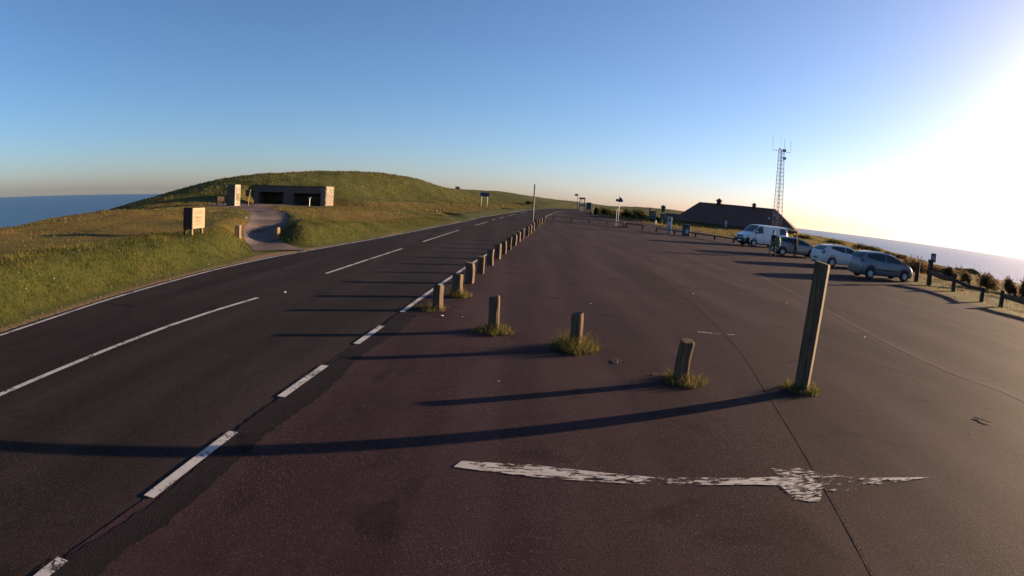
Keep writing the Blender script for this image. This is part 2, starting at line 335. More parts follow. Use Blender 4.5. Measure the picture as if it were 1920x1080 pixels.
# ======================= land, sea, road, car park =======================
def lines(*segs):
    o = []
    for a, b, st in segs: o += list(np.arange(a, b - 1e-6, st))
    o.append(segs[-1][1]); return np.array(o)
GX = lines((-420, -90, 22), (-90, -46, .9), (-46, -8, .26), (-8, 20, .8), (20, 40, .4), (40, 72, .8), (72, 130, 2), (130, 700, 30))
GY = lines((-60, 0, 3), (0, 46, .26), (46, 118, .5), (118, 178, 1.2), (178, 700, 26))
X, Y = np.meshgrid(GX, GY); Z = land(X, Y); PD = paved_dist(X, Y); PTH = pathdist(X, Y); S = xl(Y) - X
off = sstep(.5, 3.5, PD) * sstep(.2, 1.2, PTH)
hill = sstep(1.0, 3.0, Z)
Z = Z + off * (.045 * fbm(X * .9, Y * .9, 4, 3) + .11 * hill * fbm(X * .5, Y * .5, 4, 9))
bk = off * sstep(.4, 1.2, S) * (1 - sstep(3.0, 4.5, S)) * (1 - sstep(48, 60, Y))
Z = Z + bk * .10 * fbm(X * 1.4, Y * 1.4, 3, 21)
rt = off * (S < -5) * sstep(.5, 2, PD) * (1 - sstep(70, 90, np.hypot(X, Y)))
Z = Z + rt * .17 * fbm(X * 1.1, Y * 1.1, 3, 31)
def segdist(ax, ay, bx, by):
    ex, ey = bx - ax, by - ay; t = np.clip(((X - ax) * ex + (Y - ay) * ey) / (ex * ex + ey * ey), 0, 1); return np.hypot(X - ax - ex * t, Y - ay - ey * t)
for q in ((-9.2, 74.6, -7.9, 71.9), (-7.9, 71.9, -6.6, 66.0), (-2.3, 98.5, -1.5, 94.4)):   # drainage cuts through the verge
    Z = Z - .34 * np.exp(-(segdist(*q) / .42) ** 2)
ground = raw_mesh('ground', np.stack([X, Y, Z], -1).reshape(-1, 3), grid_faces(len(GY), len(GX)), M_GRASS)
tag(ground, kind='structure')
bare = np.clip(1 - sstep(.15, .8, PD), 0, 1) * .50 + (1 - sstep(0, .8, PTH)) * .30
bare += .40 * np.exp(-(((X + 22.5) / 3.2) ** 2 + ((Y - 24.5) / 1.0) ** 2)) + .30 * np.exp(-(((X + 19) / 3.0) ** 2 + ((Y - 34) / 1.2) ** 2))
tr_y = 74 + (X + 20) * .95                   # a trodden track along the foot of the hill
bare += .34 * np.exp(-((Y - tr_y) / 1.3) ** 2) * ((X > -24) & (X < 3))
bare += .3 * (1 - sstep(0, 3, np.abs(Y - 66 + .02 * X) - 1.2)) * ((X > -31) & (X < -20)) * (Y < 66.2)
dry = np.where(S > 3.2, .36, -.02) * np.where(Z > 1.3, .15, 1.0) + .34 * (S < -5) + .22 * fbm(X * .25, Y * .25, 4, 5)  # the term for the right-hand field paints golden sunlight into its colour
for nm, arr in (('bare', bare), ('dry', dry)):
    a = ground.data.attributes.new(nm, 'FLOAT', 'POINT'); a.data.foreach_set('value', arr.astype(np.float32).ravel())
def ground_z(x, y):                          # surface height incl. the mesh relief, bilinear on the grid
    x = np.asarray(x, float); y = np.asarray(y, float)
    i = np.clip(np.searchsorted(GX, x) - 1, 0, len(GX) - 2); j = np.clip(np.searchsorted(GY, y) - 1, 0, len(GY) - 2)
    u = (x - GX[i]) / (GX[i + 1] - GX[i]); w = (y - GY[j]) / (GY[j + 1] - GY[j])
    return (Z[j, i] * (1 - u) + Z[j, i + 1] * u) * (1 - w) + (Z[j + 1, i] * (1 - u) + Z[j + 1, i + 1] * u) * w
def gz(x, y): return float(ground_z(x, y))

def disc(name, z, r0, r1, n, m):
    V = [(0, 0, z)]; F = []; rr = np.geomspace(r0, r1, 14)
    for r in rr: V += [(r * math.cos(2 * math.pi * k / n), r * math.sin(2 * math.pi * k / n), z) for k in range(n)]
    o = MB(); F = [(0, 1 + k, 1 + (k + 1) % n) for k in range(n)]
    for i in range(len(rr) - 1): F += [(1 + i * n + k, 1 + i * n + (k + 1) % n, 1 + (i + 1) * n + (k + 1) % n, 1 + (i + 1) * n + k) for k in range(n)]
    o.add(V, F); return o.build(name, m)
tag(disc('sea', -120.0, 200, 20000, 96, M_SEA), kind='structure')

ys = np.concatenate([np.arange(-40, 40, .5), np.arange(40, 110, 1.0)]); cols = 9
P3 = np.array([[(xl(y) + (xr(y) - xl(y)) * k / (cols - 1), y, zr(y) + .035 * (1 - (2 * k / (cols - 1) - 1) ** 2)) for k in range(cols)] for y in ys])
# the far bend is swept along matched points of both edges
far_t = np.linspace(0, 1, 26); La = LEC[LEC[:, 0] >= 110]; Ra = REC[REC[:, 0] >= 109.9]
def resample(P, t):
    d = np.r_[0, np.cumsum(np.hypot(*np.diff(P, axis=0).T))]; return np.stack([np.interp(t * d[-1], d, P[:, 0]), np.interp(t * d[-1], d, P[:, 1])], 1)
Lf = resample(np.vstack([[110, xl(110)], La]), far_t); Rf = resample(np.vstack([[110, xr(110)], Ra]), far_t)
P4 = np.array([[(l[1] + (r[1] - l[1]) * k / (cols - 1), l[0] + (r[0] - l[0]) * k / (cols - 1), zr(l[0] + (r[0] - l[0]) * k / (cols - 1)) + .035 * (1 - (2 * k / (cols - 1) - 1) ** 2)) for k in range(cols)] for l, r in zip(Lf, Rf)])
PR = np.vstack([P3, P4])
road = tag(raw_mesh('road', PR.reshape(-1, 3), grid_faces(len(PR), cols), M_ROAD), kind='structure')
def road_z(x, y):
    k = (x - xl(y)) / (xr(y) - xl(y)); return zr(y) + .035 * (1 - (2 * k - 1) ** 2)
ys = np.arange(-40, 112.6, .5); cols = 12
P5 = np.array([[(xr(y) + (xb(y) - xr(y)) * k / (cols - 1), y, zr(y) + .006) for k in range(cols)] for y in ys])
car_park = tag(raw_mesh('car_park', P5.reshape(-1, 3), grid_faces(len(ys), cols), M_PARK), kind='structure')
# footpath
pc = PATHC[6:]; pn = np.gradient(pc[:, :2], axis=0); pn /= np.linalg.norm(pn, axis=1)[:, None]; pn = np.stack([pn[:, 1], -pn[:, 0]], 1)
rows = []
for (x, y, w), n in zip(pc, pn):
    for k in np.linspace(-1, 1, 9):
        qx, qy = x + n[0] * w * k, y + n[1] * w * k; rows.append((qx, qy, gz(qx, qy) + .045 - .03 * abs(k) ** 3))
footpath = tag(raw_mesh('footpath', rows, grid_faces(len(pc), 9), M_PATH), kind='structure')

def strip(name, pts, w, m, parent, zf, dz, close=False):    # painted strip along a polyline of (x, y), laid over the surface
    P = np.asarray(pts, float); T = np.gradient(P, axis=0); T /= np.linalg.norm(T, axis=1)[:, None]; N = np.stack([T[:, 1], -T[:, 0]], 1)
    w = np.broadcast_to(w, (len(P),)); V = []
    for p, n, ww in zip(P, N, w):
        for sgn in (-.5, .5):
            q = p + n * ww * sgn; V.append((q[0], q[1], zf(q[0], q[1]) + dz))
    F = [(2 * i, 2 * i + 1, 2 * i + 3, 2 * i + 2) for i in range(len(P) - 1)]
    return MB().add(V, F).build(name, m, parent)
flat = lambda x, y: zr(y) + .006
yy = np.concatenate([np.arange(-20, 40, .5), np.arange(40, 134, 1.0)])
strip('edge_line', [(xl(y) + .16, y) for y in yy if y < 128], .11, M_LINE, road, road_z, .005)
CL = np.array([(-30, -5.8), (0, -5.85), (4.7, -5.88), (7.6, -5.88), (9.6, -5.81), (12, -5.5), (16.4, -5.32), (25.5, -4.82), (29.9, -4.61), (42.3, -4.0), (51, -3.45), (60.5, -2.86), (66.5, -2.45), (70, -1.95), (75, -1.42), (80, -.7), (88, .55), (98.5, 2.3), (108, 5.2)])
cx = lambda y: np.interp(y, CL[:, 0], CL[:, 1])
for a, b in ((-9, 12), (16.4, 25.5), (29.9, 42.3), (51, 60.4), (64.5, 67.5), (70, 74.5), (78, 84), (88, 94), (98, 104)):
    strip('centre_dash', [(cx(y), y) for y in np.linspace(a, b, 14)], .10, M_LINE, road, road_z, .005)
for a, b in ((1.2, 2.5), (3.55, 5.05), (6.2, 7.6), (8.9, 10.3)):
    strip('edge_dash', [(xr(y) + .02, y) for y in np.linspace(a, b, 8)], .105, M_LINE, car_park, flat, .009)
strip('edge_line', [(xr(y) + .03, y) for y in np.concatenate([np.arange(11.7, 40, .5), np.arange(40, 107, 1.0)])], .10, M_LINE, car_park, flat, .009)
tb_y = np.arange(-6, 13.2, .09); strip('tar_band', [(xr(y) + .22 + .03 * math.sin(y * 2.1), y) for y in tb_y], list(.34 + .06 * np.sin(tb_y * 1.3) + rng.normal(0, .022, len(tb_y))), M_TAR, car_park, flat, .004)
s1 = catmull([(7.2, 40), (6.3, 32), (5.35, 23.5), (4.75, 14.8), (4.2, 10.3), (3.62, 7.4), (3.08, 4.86), (2.5, 2.2)], 8)
strip('asphalt_joint', s1, [.010 + .008 * math.sin(i * 1.9) ** 2 for i in range(len(s1))], M_JOINT, car_park, flat, .005)
s2_ = catmull([(10.5, 24), (8.9, 14.6), (8.3, 10.9), (8.2, 8.6), (8.45, 7.4), (8.4, 6.3), (8.2, 4)], 8)
M_GRIT = simple('pale_grit', (.040, .0245, .0255), .95, c2=(.032, .019, .0205), scale=30)
strip('gritty_joint', s2_, [.03 + .02 * math.sin(i * 1.3) ** 2 for i in range(len(s2_))], M_GRIT, car_park, flat, .005)
def poly_sheet(name, pts, m, parent, z=.012):
    return MB().add([(x, y, z) for x, y in pts], [tuple(range(len(pts)))]).build(name, m, parent)
arrow = [(-.42, 4.84), (-.36, 4.98), (0.3, 4.99), (1.2, 4.83), (2.3, 4.76), (2.62, 4.77), (2.62, 4.96), (2.92, 4.94), (3.1, 4.80), (3.6, 4.62), (4.35, 4.50), (3.6, 4.46), (3.2, 4.36), (2.95, 4.44), (2.8, 4.22), (2.58, 4.24), (2.55, 4.58), (2.3, 4.62), (1.2, 4.66), (.3, 4.74)]
poly_sheet('worn_arrow', arrow, M_LINE_WORN, car_park, .013)
strip('faded_mark', [(3.78, 11.42), (4.1, 11.36), (4.55, 11.32)], .12, M_LINE_GONE, car_park, flat, .006)
strip('faded_mark', [(4.42, 11.66), (4.58, 11.6)], .14, M_LINE_GONE, car_park, flat, .006)

# far headland beyond the fields
hx, hy = np.meshgrid(np.linspace(-1, 1, 41), np.linspace(-1, 1, 25)); ca, sa = math.cos(R(-38)), math.sin(R(-38))
HXc, HYc = 262 * math.sin(R(47.6)), 262 * math.cos(R(47.6))
env = sstep(-1, -.93, hx) * (1 - .55 * sstep(-.6, 1, hx)) * np.clip(1 - hy ** 2, 0, 1) ** .35
hzv = -126 + 119.6 * env + .5 * fbm(hx * 5, hy * 5, 3, 4) * env
headland = raw_mesh('headland', np.stack([HXc + ca * hx * 26 - sa * hy * 22, HYc + sa * hx * 26 + ca * hy * 22, hzv], -1).reshape(-1, 3), grid_faces(25, 41), M_GRASS)
tag(headland, kind='structure')
# ======================= grass, posts, tufts =======================
def blades(name, x, y, h, wdt, tone, m, lean=.35, parent=None, z=None):    # bent two-triangle blades
    n = len(x); z = ground_z(x, y) if z is None else z
    a = rng.uniform(0, 2 * np.pi, n); dx, dy = np.cos(a) * wdt / 2, np.sin(a) * wdt / 2
    la = rng.uniform(0, 2 * np.pi, n); ll = h * lean * rng.uniform(.2, 1, n); lx, ly = np.cos(la) * ll, np.sin(la) * ll
    V = np.stack([np.stack([x - dx, y - dy, z - .02], 1), np.stack([x + dx, y + dy, z - .02], 1),
                  np.stack([x + dx * .6 + lx * .4, y + dy * .6 + ly * .4, z + h * .6], 1), np.stack([x - dx * .6 + lx * .4, y - dy * .6 + ly * .4, z + h * .6], 1),
                  np.stack([x + lx, y + ly, z + h], 1)], 1).reshape(-1, 3)
    b = np.arange(n)[:, None] * 5; F = np.concatenate([b + [0, 1, 2], b + [0, 2, 3], b + [3, 2, 4]]).astype(np.int32)
    o = raw_mesh(name, V, F, m, parent, smooth=False)
    at = o.data.attributes.new('tone', 'FLOAT', 'POINT'); at.data.foreach_set('value', np.repeat(np.clip(tone, 0, 1), 5).astype(np.float32)); return o
def scatter(n, x0, x1, y0, y1, keep):
    x = rng.uniform(x0, x1, n); y = rng.uniform(y0, y1, n); k = keep(x, y); return x[k], y[k]
# rough bank beside the road
def keep_bank(x, y):
    s = xl(y) - x; den = fbm(x * .8, y * .8, 3, 40) * .5 + .5
    return (s > .45) & (s < 4.2) & (pathdist(x, y) > .15) & (rng.random(len(x)) < (.25 + .9 * den) * (1 - .5 * sstep(26, 46, y)) * sstep(.3, 1.2, s))
bx, by = scatter(150000, -14, -6, 2, 60, keep_bank)
bn = fbm(bx * .7, by * .7, 3, 50) * .5 + .5; clump = fbm(bx * 1.6, by * 1.6, 2, 60) * .5 + .5
tag(blades('bank_grass', bx, by, (.045 + .12 * clump) * rng.uniform(.6, 1.2, len(bx)), rng.uniform(.008, .02, len(bx)), .0 + .82 * bn + rng.normal(0, .16, len(bx)), M_BLADE, .6),
    'rough green and yellow grass growing on the bank beside the road', 'grass', kind='stuff')
# short turf of the plateau and hill
def keep_turf(x, y):
    s = xl(y) - x; d = np.hypot(x, y)
    return (s > 3.4) & (pathdist(x, y) > .1) & (rng.random(len(x)) < 1.25 - d / 150) & ~((np.abs(x + 26.4) < 5.4) & (np.abs(y - 67.6) < 2.5))
bx, by = scatter(90000, -52, 6, 4, 120, keep_turf)
d = np.hypot(bx, by); tt = fbm(bx * .35, by * .35, 3, 70)
keep = (rng.random(len(bx)) < .35 + .6 * (tt > .1) + .3 * (ground_z(bx, by) > 1.3)); bx, by, d, tt = bx[keep], by[keep], d[keep], tt[keep]
tag(blades('hill_turf', bx, by, (.035 + .0011 * d) * rng.uniform(.5, 1.4, len(bx)), (.012 + .0010 * d) * rng.uniform(.6, 1.4, len(bx)), .50 + .28 * tt + rng.normal(0, .15, len(bx)), M_BLADE, .8),
    'short dry turf over the field and the hill behind the shelter', 'grass', kind='stuff')
# tussocks on the right beyond the car park, and behind it
def keep_right(x, y):
    pd_ = polydist(PAVED, x, y); cl = fbm(x * .9, y * .9, 3, 80) * .5 + .5
    return (pd_ > .1) & (polydist(ROADPOLY, x, y) > .3) & (x > 10) & (rng.random(len(x)) < .1 + 1.1 * cl ** 2)
bx, by = scatter(90000, 12, 62, 8, 130, keep_right); d = np.hypot(bx, by)
tag(blades('field_grass', bx, by, (.05 + .0015 * d) * rng.uniform(.5, 1.5, len(bx)), (.01 + .0008 * d) * rng.uniform(.6, 1.4, len(bx)), .76 + .2 * fbm(bx * .5, by * .5, 2, 90) + rng.normal(0, .14, len(bx)), M_BLADE, .8),  # raised tone puts the golden sunlight into the blade colour
    'tussocky grass, tinted golden as if sunlit, in the field beside the car park', 'grass', kind='stuff')
# daisies and chalk crumbs
def crumbs(name, x, y, r, m, label, cat, zoff=0.0):
    n = len(x); z = ground_z(x, y) + zoff; base = np.array([(1, 0, 0), (-.5, .87, 0), (-.5, -.87, 0), (0, 0, 1.0)]); V = []
    a = rng.uniform(0, 6.28, n); ca, sa = np.cos(a), np.sin(a)
    for b in base: V.append(np.stack([x + r * (b[0] * ca - b[1] * sa), y + r * (b[0] * sa + b[1] * ca), z + r * b[2]], 1))
    V = np.stack(V, 1).reshape(-1, 3); o = np.arange(n)[:, None] * 4
    F = np.concatenate([o + [0, 1, 3], o + [1, 2, 3], o + [2, 0, 3], o + [0, 2, 1]]); return tag(raw_mesh(name, V, F, m, None, False), label, cat, kind='stuff')
M_CHALK = simple('chalk', (.55, .52, .46), .9); M_DAISY = simple('daisy_white', (.62, .62, .58), .7)
fx, fy = scatter(800, -12.5, -8.5, 4, 34, lambda x, y: (xl(y) - x > .9) & (xl(y) - x < 3.3) & (pathdist(x, y) > .2) & (fbm(x * .6, y * .6, 2, 99) > .05))
crumbs('daisies', fx, fy, rng.uniform(.007, .014, len(fx)), M_DAISY, 'tiny white flowers dotted over the roadside bank', 'flowers', .10)
fx, fy = scatter(900, -45, -4, 20, 118, lambda x, y: (xl(y) - x > 2) & ~((x < -17) & (y < 45)) & (fbm(x * .3, y * .3, 2, 55) > .12) & (rng.random(len(x)) < .5))
crumbs('chalk_lumps', fx, fy, rng.uniform(.03, .09, len(fx)), M_CHALK, 'small white chalk lumps scattered over the grassy hillside', 'stones', .01)
fx, fy = scatter(2600, -10, -4, 3, 60, lambda x, y: (xl(y) - x > .04) & (xl(y) - x < .7))
crumbs('verge_gravel', fx, fy, rng.uniform(.010, .03, len(fx)), simple('gravel', (.17, .12, .085), .9, var=.3, scale=20), 'brown gravel along the left verge of the road', 'gravel', 0.0)

# ---- timber ----
def timber(name, c, c2, sc=3.0):
    m, t, p = nt_new(name); v = coords(t); mp = t.nodes.new('ShaderNodeMapping'); mp.inputs['Scale'].default_value = (1, 1, .08); t.links.new(v, mp.inputs[0])
    g = noise(t, mp.outputs[0], 26, 6, .7, .3); b = noise(t, v, sc, 4)
    c0 = mixc(t, ramp(t, g, [(.35, 0.0), (.65, 1.0)]), c, c2); c0 = mixc(t, ramp(t, b, [(.5, 0.0), (.8, .6)]), c0, tuple(x * .5 for x in c2))
    t.links.new(c0, p.inputs['Base Color']); p.inputs['Roughness'].default_value = .85; p.inputs['Specular IOR Level'].default_value = .2
    bump(t, p, g, .7, .012); return m
M_WOOD = timber('weathered_timber', (.15, .096, .055), (.06, .038, .022)); M_WOOD_D = timber('dark_timber', (.065, .042, .030), (.034, .022, .018)); M_WOOD_P = timber('pale_timber', (.26, .175, .10), (.15, .10, .058))
def post_mesh(r, h, seed, square=False, cracks=True):
    rs = random.Random(seed); n = 14; prof = []; zs = [-.12, 0, h * .12, h * .3, h * .5, h * .7, h * .86, h - .02, h]
    V = []; F = []
    fl = [1 + rs.uniform(-.09, .09) for _ in range(n)]
    if cracks: fl[rs.randrange(n)] *= .74; fl[rs.randrange(n)] *= .82
    bend = (rs.uniform(-.02, .02), rs.uniform(-.02, .02)); tilt = (rs.uniform(-.03, .03), rs.uniform(-.03, .03))
    for z in zs:
        t = z / h
        for k in range(n):
            a = 2 * math.pi * k / n + .2
            rr = r * fl[k] * (1.04 - .06 * t) * (1 + .02 * math.sin(9 * t + k))
            if square: rr = r * min(1 / max(abs(math.cos(a)), 1e-6), 1 / max(abs(math.sin(a)), 1e-6), 1.24) * (1 + rs.uniform(-.015, .015))
            if z >= h - 1e-6: rr *= .90
            zz = z + (.02 * math.cos(a + seed) if z > h * .9 else 0)
            V.append((rr * math.cos(a) + bend[0] * math.sin(3 * t) + tilt[0] * z, rr * math.sin(a) + bend[1] * math.sin(3 * t) + tilt[1] * z, zz))
    for i in range(len(zs) - 1):
        for k in range(n): F.append((i * n + k, i * n + (k + 1) % n, (i + 1) * n + (k + 1) % n, (i + 1) * n + k))
    V.append((tilt[0] * h, tilt[1] * h, h + .004)); c = len(V) - 1
    for k in range(n): F.append(((len(zs) - 1) * n + k, (len(zs) - 1) * n + (k + 1) % n, c))
    return MB().add(V, F)
def smooth_by_angle(o, ang=40):
    for p in o.data.polygons: p.use_smooth = True
    bm = bmesh.new(); bm.from_mesh(o.data)
    for e in bm.edges:
        if len(e.link_faces) == 2 and e.calc_face_angle(0) > R(ang): e.smooth = False
    bm.to_mesh(o.data); bm.free()
def post(name, x, y, z, r, h, seed, m, label, group, square=False, cat='post', lean=(0, 0), rot=None):
    o = post_mesh(r, h, seed, square).build(name, m, None); smooth_by_angle(o); o.location = (x, y, z); o.rotation_euler = (lean[0], lean[1], .0 if rot is None and not square else (rot if rot is not None else R(-12) + .10 * math.sin(seed * 1.7)))
    return tag(o, label, cat, group)
def tuft(x, y, r, hgt, n, label, group, tone=.4, seed=0):
    a = rng.uniform(0, 6.283, n); q = r * np.sqrt(rng.uniform(.05, 1, n)); px = np.cos(a) * q; py = np.sin(a) * q
    e = empty('grass_tuft', (x, y, .006), 0, label, 'grass tuft', group)
    px *= 1 + .25 * np.sin(3 * a + seed); py *= 1 + .25 * np.cos(2 * a + seed); hh = hgt * rng.uniform(.35, 1.25, n) * (1.1 - .65 * (q / r) ** 2)
    o = blades('blades', px, py, hh, rng.uniform(.006, .013, n), tone + .14 + rng.normal(0, .22, n), M_BLADE, 1.3, e, z=np.full(n, .0))
    # the mound of moss and grit the blades grow from
    V = [(0, 0, hgt * .30)]; F = []; k = 14; rs = random.Random(seed)
    for ring, (f, z) in enumerate(((.3, hgt * .27), (.52, hgt * .15), (.74, -.004))):
        for i in range(k): w = 1 + rs.uniform(-.28, .28); V.append((r * f * w * math.cos(6.283 * i / k), r * f * w * math.sin(6.283 * i / k), z * rs.uniform(.8, 1.15) if z > 0 else z))
    F += [(0, 1 + i, 1 + (i + 1) % k) for i in range(k)]
    for q_ in range(2): F += [(1 + q_ * k + i, 1 + q_ * k + (i + 1) % k, 1 + (q_ + 1) * k + (i + 1) % k, 1 + (q_ + 1) * k + i) for i in range(k)]
    MB().add(V, F).build('moss_mound', simple('moss', (.05, .05, .014), .95, c2=(.10, .07, .03), scale=18, bmp=.8), e, True)
    return e
PZ = .004
post('tall_post', 4.22, 7.55, PZ, .105, 1.86, 3, M_WOOD, 'tall square weathered timber post standing alone in the car park', None, True, lean=(0.0, .012), rot=R(-39))
post('bollard', 2.44, 7.88, PZ, .105, .60, 11, M_WOOD, 'cracked timber bollard beside the tall post', None, cat='bollard', lean=(0, .04))
post('bollard', 1.07, 9.54, PZ, .10, .60, 12, M_WOOD, 'timber bollard rising from the bushiest grass tuft', None, cat='bollard')
post('bollard', -.29, 10.5, PZ, .105, .64, 13, M_WOOD, 'timber bollard set between the bushy tuft and the row along the road', None, cat='bollard')
row = [(-1.52, 12.21), (-1.28, 14.04), (-1.19, 16.41), (-1.02, 18.72), (-0.82, 21.18), (-0.65, 23.59), (-0.46, 26.0), (-0.26, 28.4), (-0.04, 31.1), (0.20, 34.2), (0.42, 37.0), (0.81, 41.2), (1.08, 43.94), (1.40, 48.2), (1.93, 55.2), (2.22, 58.2), (2.62, 63.0), (3.22, 69.5)]
ORD = 'first second third fourth fifth sixth seventh eighth ninth tenth eleventh twelfth thirteenth fourteenth fifteenth sixteenth seventeenth eighteenth'.split()
for i, (x, y) in enumerate(row):
    lab = {0: 'first timber bollard of the row along the road, where the solid line starts', 1: 'timber bollard with a mossy tuft, second in the row along the road', 14: 'timber bollard leaning over just past the steel pole in the roadside row', 13: 'timber bollard right at the foot of the steel pole', 17: 'last timber bollard of the row along the road'}.get(i, ORD[i] + ' timber bollard of the roadside row, counted from the solid line start')
    post('bollard', x, y, float(zr(y)) + PZ, .105 + .004 * (i % 3), .52 + .10 * (i / 17) + .02 * ((i * 7) % 3), 20 + i, M_WOOD, lab, 'bollards along the edge of the road', i > 0, 'bollard', (0, -.14) if i == 14 else (0, 0))
tuft(4.22, 7.55, .28, .18, 420, 'grass tuft round the foot of the tall post', None, .33, 1)
tuft(2.46, 7.87, .30, .19, 480, 'grass and moss tuft round the cracked bollard', None, .42, 2)
tuft(1.07, 9.52, .38, .32, 720, 'bushiest mound of grass, wrapped round a bollard foot', None, .4, 3)
tuft(-.27, 10.48, .36, .19, 560, 'flat green grass tuft with dead blades round a bollard', None, .4, 4)
tuft(-1.62, 12.2, .34, .15, 380, 'low grass tuft at the first bollard of the row', None, .4, 5)
tuft(-1.24, 14.0, .28, .24, 420, 'mossy yellow tuft at the second bollard of the row', None, .55, 6)
tuft(1.46, 48.0, .22, .18, 60, 'small tuft at the foot of the steel pole', None, .5, 7)
# path bollards
for x, y, l in ((-11.9, 23.8, 'stout timber bollard on the near side of the footpath entrance'), (-10.9, 25.9, 'stout timber bollard on the far side of the footpath entrance')):
    post('bollard', x, y, gz(x, y) - .05, .14, .60, int(y), M_WOOD_P, l, None, cat='bollard')
for x, y, hh, l in ((-9.9, 73.6, .28, 'low cut timber stump at the end of the dark ditch'), (-9.55, 77.4, .36, 'dark timber stump beyond the ditch on the verge')):
    post('stump', x, y, gz(x, y) - .03, .15, hh, int(y), M_WOOD_P, l, None, cat='stump')
for x, y in ((-3.05, 101.2), (-2.75, 102.0), (-2.45, 102.8)):
    post('short_post', x, y, gz(x, y) - .03, .07, .52, int(y * 3), M_WOOD_P, 'short timber post in the trio on the far verge', 'trio of short posts on the far verge')
# ======================= street furniture =======================
M_STEEL = simple('galvanised_steel', (.34, .33, .32), .45, .7, scale=12); M_GREYP = simple('grey_painted_metal', (.27, .29, .33), .5, .1); M_DARKM = simple('dark_metal', (.035, .035, .04), .5)
M_GREEN = simple('dark_green_paint', (.018, .05, .036), .45); M_WHITE = simple('white_paint', (.62, .62, .60), .5, var=.05); M_BLUE = simple('dark_blue_sign', (.035, .05, .13), .5)
M_BLACK = simple('black_plastic', (.012, .012, .013), .6); M_STONE = simple('flint_shaded', (.125, .092, .068), .9, c2=(.05, .038, .030), scale=7, bmp=.8, bscale=14); M_MORTAR = simple('mortar', (.16, .13, .10), .95)  # flint colour darkened for the shaded faces of shelter and pillar
M_PLAQUE = simple('brown_plaque', (.10, .06, .034), .6); M_CREAM = simple('cream_panel', (.27, .195, .115), .7, var=.08)
# tall steel pole in the bollard row
e = empty('steel_pole', (1.36, 49.6, .0), 0, 'tall slim steel pole rising out of the bollard row', 'pole')
MB().tube([(0, 0, -.1), (0, 0, 1.2), (0, 0, 3.75)], [.065, .062, .055], 10).build('shaft', simple('dull_pole_steel', (.115, .105, .10), .6, .2), e, True); MB().lathe([(.058, 3.74), (.05, 3.79), (.01, 3.81)], 10).build('cap', M_DARKM, e)
MB().box((-.085, -.085, -.02), (.085, .085, .03), .01).build('base_collar', M_DARKM, e)
# knee rails round the far side of the car park
def knee_rail(name, pts, m, label, h=.5, group=None, gaps=(), low=()):
    x0, y0 = pts[0]; e = empty(name, (x0, y0, float(zr(y0))), 0, label, 'knee rail', group); b = float(zr(y0))
    for i, (x, y) in enumerate(pts):
        pm = post_mesh(.075, h + .02, i + int(x * 10), True); o = pm.build('post', m, e); o.location = (x - x0, y - y0, float(zr(y)) - b); smooth_by_angle(o)
    for i in range(len(pts) - 1):
        if i in gaps: continue
        (ax, ay), (bx, by) = pts[i], pts[i + 1]; A = Vector((ax - x0, ay - y0, float(zr(ay)) - b + h - .02)); B = Vector((bx - x0, by - y0, float(zr(by)) - b + h - .02 - (.26 if i in low else 0)))
        d = (B - A); L = d.length; mtx = Matrix.Translation(A) @ d.to_track_quat('X', 'Z').to_matrix().to_4x4()
        MB().box((-.08, -.06, -.055), (L + .08, .06, .065), .012, mtx).build('rail', m, e)
    return e
knee_rail('knee_rail', [(4.6, 74.2), (6.7, 72.6), (8.75, 72.0), (10.75, 70.4), (12.5, 69.1)], M_WOOD_P, 'low timber rail of four bays across the far end of the car park', .54, gaps=(), low=())
knee_rail('knee_rail', [(12.75, 68.6), (14.3, 66.9)], M_WOOD_D, 'short dark low rail of one bay beside the car park gap', .52)
knee_rail('knee_rail', [(15.3, 64.2), (16.7, 61.6), (18.2, 58.9), (19.4, 56.3), (20.4, 53.6), (21.2, 51.6)], M_WOOD_D, 'long dark low rail behind the ticket machine and green bin', .42)
tag(MB().box((0, 0, 0), (1.3, .16, .13), .02).build('fallen_rail', M_WOOD_D, None, loc=(11.7, 68.5, .1)), 'broken dark rail timber lying below the four bay rail', 'timber')
# ticket machine
e = empty('ticket_machine', (16.2, 62.2, .04), R(-14), 'tall blue grey ticket machine pillar beside the low dark rail', 'ticket machine')
MB().box((-.25, -.2, 0), (.25, .2, 1.72), .03).build('cabinet', M_GREYP, e); MB().box((-.27, -.22, 1.70), (.27, .22, 1.80), .03).build('cap', M_STEEL, e)
MB().box((-.12, -.215, 1.36), (.1, -.19, 1.5)).build('screen', M_BLACK, e); MB().box((-.18, -.212, .85), (.18, -.19, 1.25)).build('instruction_panel', simple('pale_panel', (.40, .42, .46), .5), e); MB().box((-.1, -.213, .35), (.1, -.19, .5)).build('ticket_slot', M_DARKM, e)
MB().box((-.3, -.25, -.05), (.3, .25, .04)).build('plinth', M_MORTAR, e)
# green litter bin
e = empty('litter_bin', (17.55, 60.2, .02), R(-16), 'dark green litter bin with domed lid and white label', 'litter bin')
MB().box((-.42, -.36, .04), (.42, .36, .98), .04).build('bin_body', M_GREEN, e)
V = []; F = []
for j, yv in enumerate((-.37, .37)):
    for k in range(9): a = math.pi * k / 8; V.append((-.43 * math.cos(a), yv, .97 + .22 * math.sin(a)))
F = [(k, k + 1, 10 + k, 9 + k) for k in range(8)] + [tuple(range(9)), tuple(range(17, 8, -1)), (0, 9, 17, 8)]
MB().add(V, F).build('domed_lid', M_GREEN, e); MB().box((-.3, -.385, .99), (.3, -.365, 1.08), .005).build('opening', M_BLACK, e)
MB().box((-.02, -.375, .3), (.24, -.355, .68)).build('white_label', M_WHITE, e); MB().box((-.46, -.40, -.03), (.46, .40, .05), .01).build('base_plate', M_DARKM, e)
for q in (.38, .48, .58): MB().box((.02, -.379, q), (.2, -.374, q + .035)).build('printed_line', M_GREEN, e)
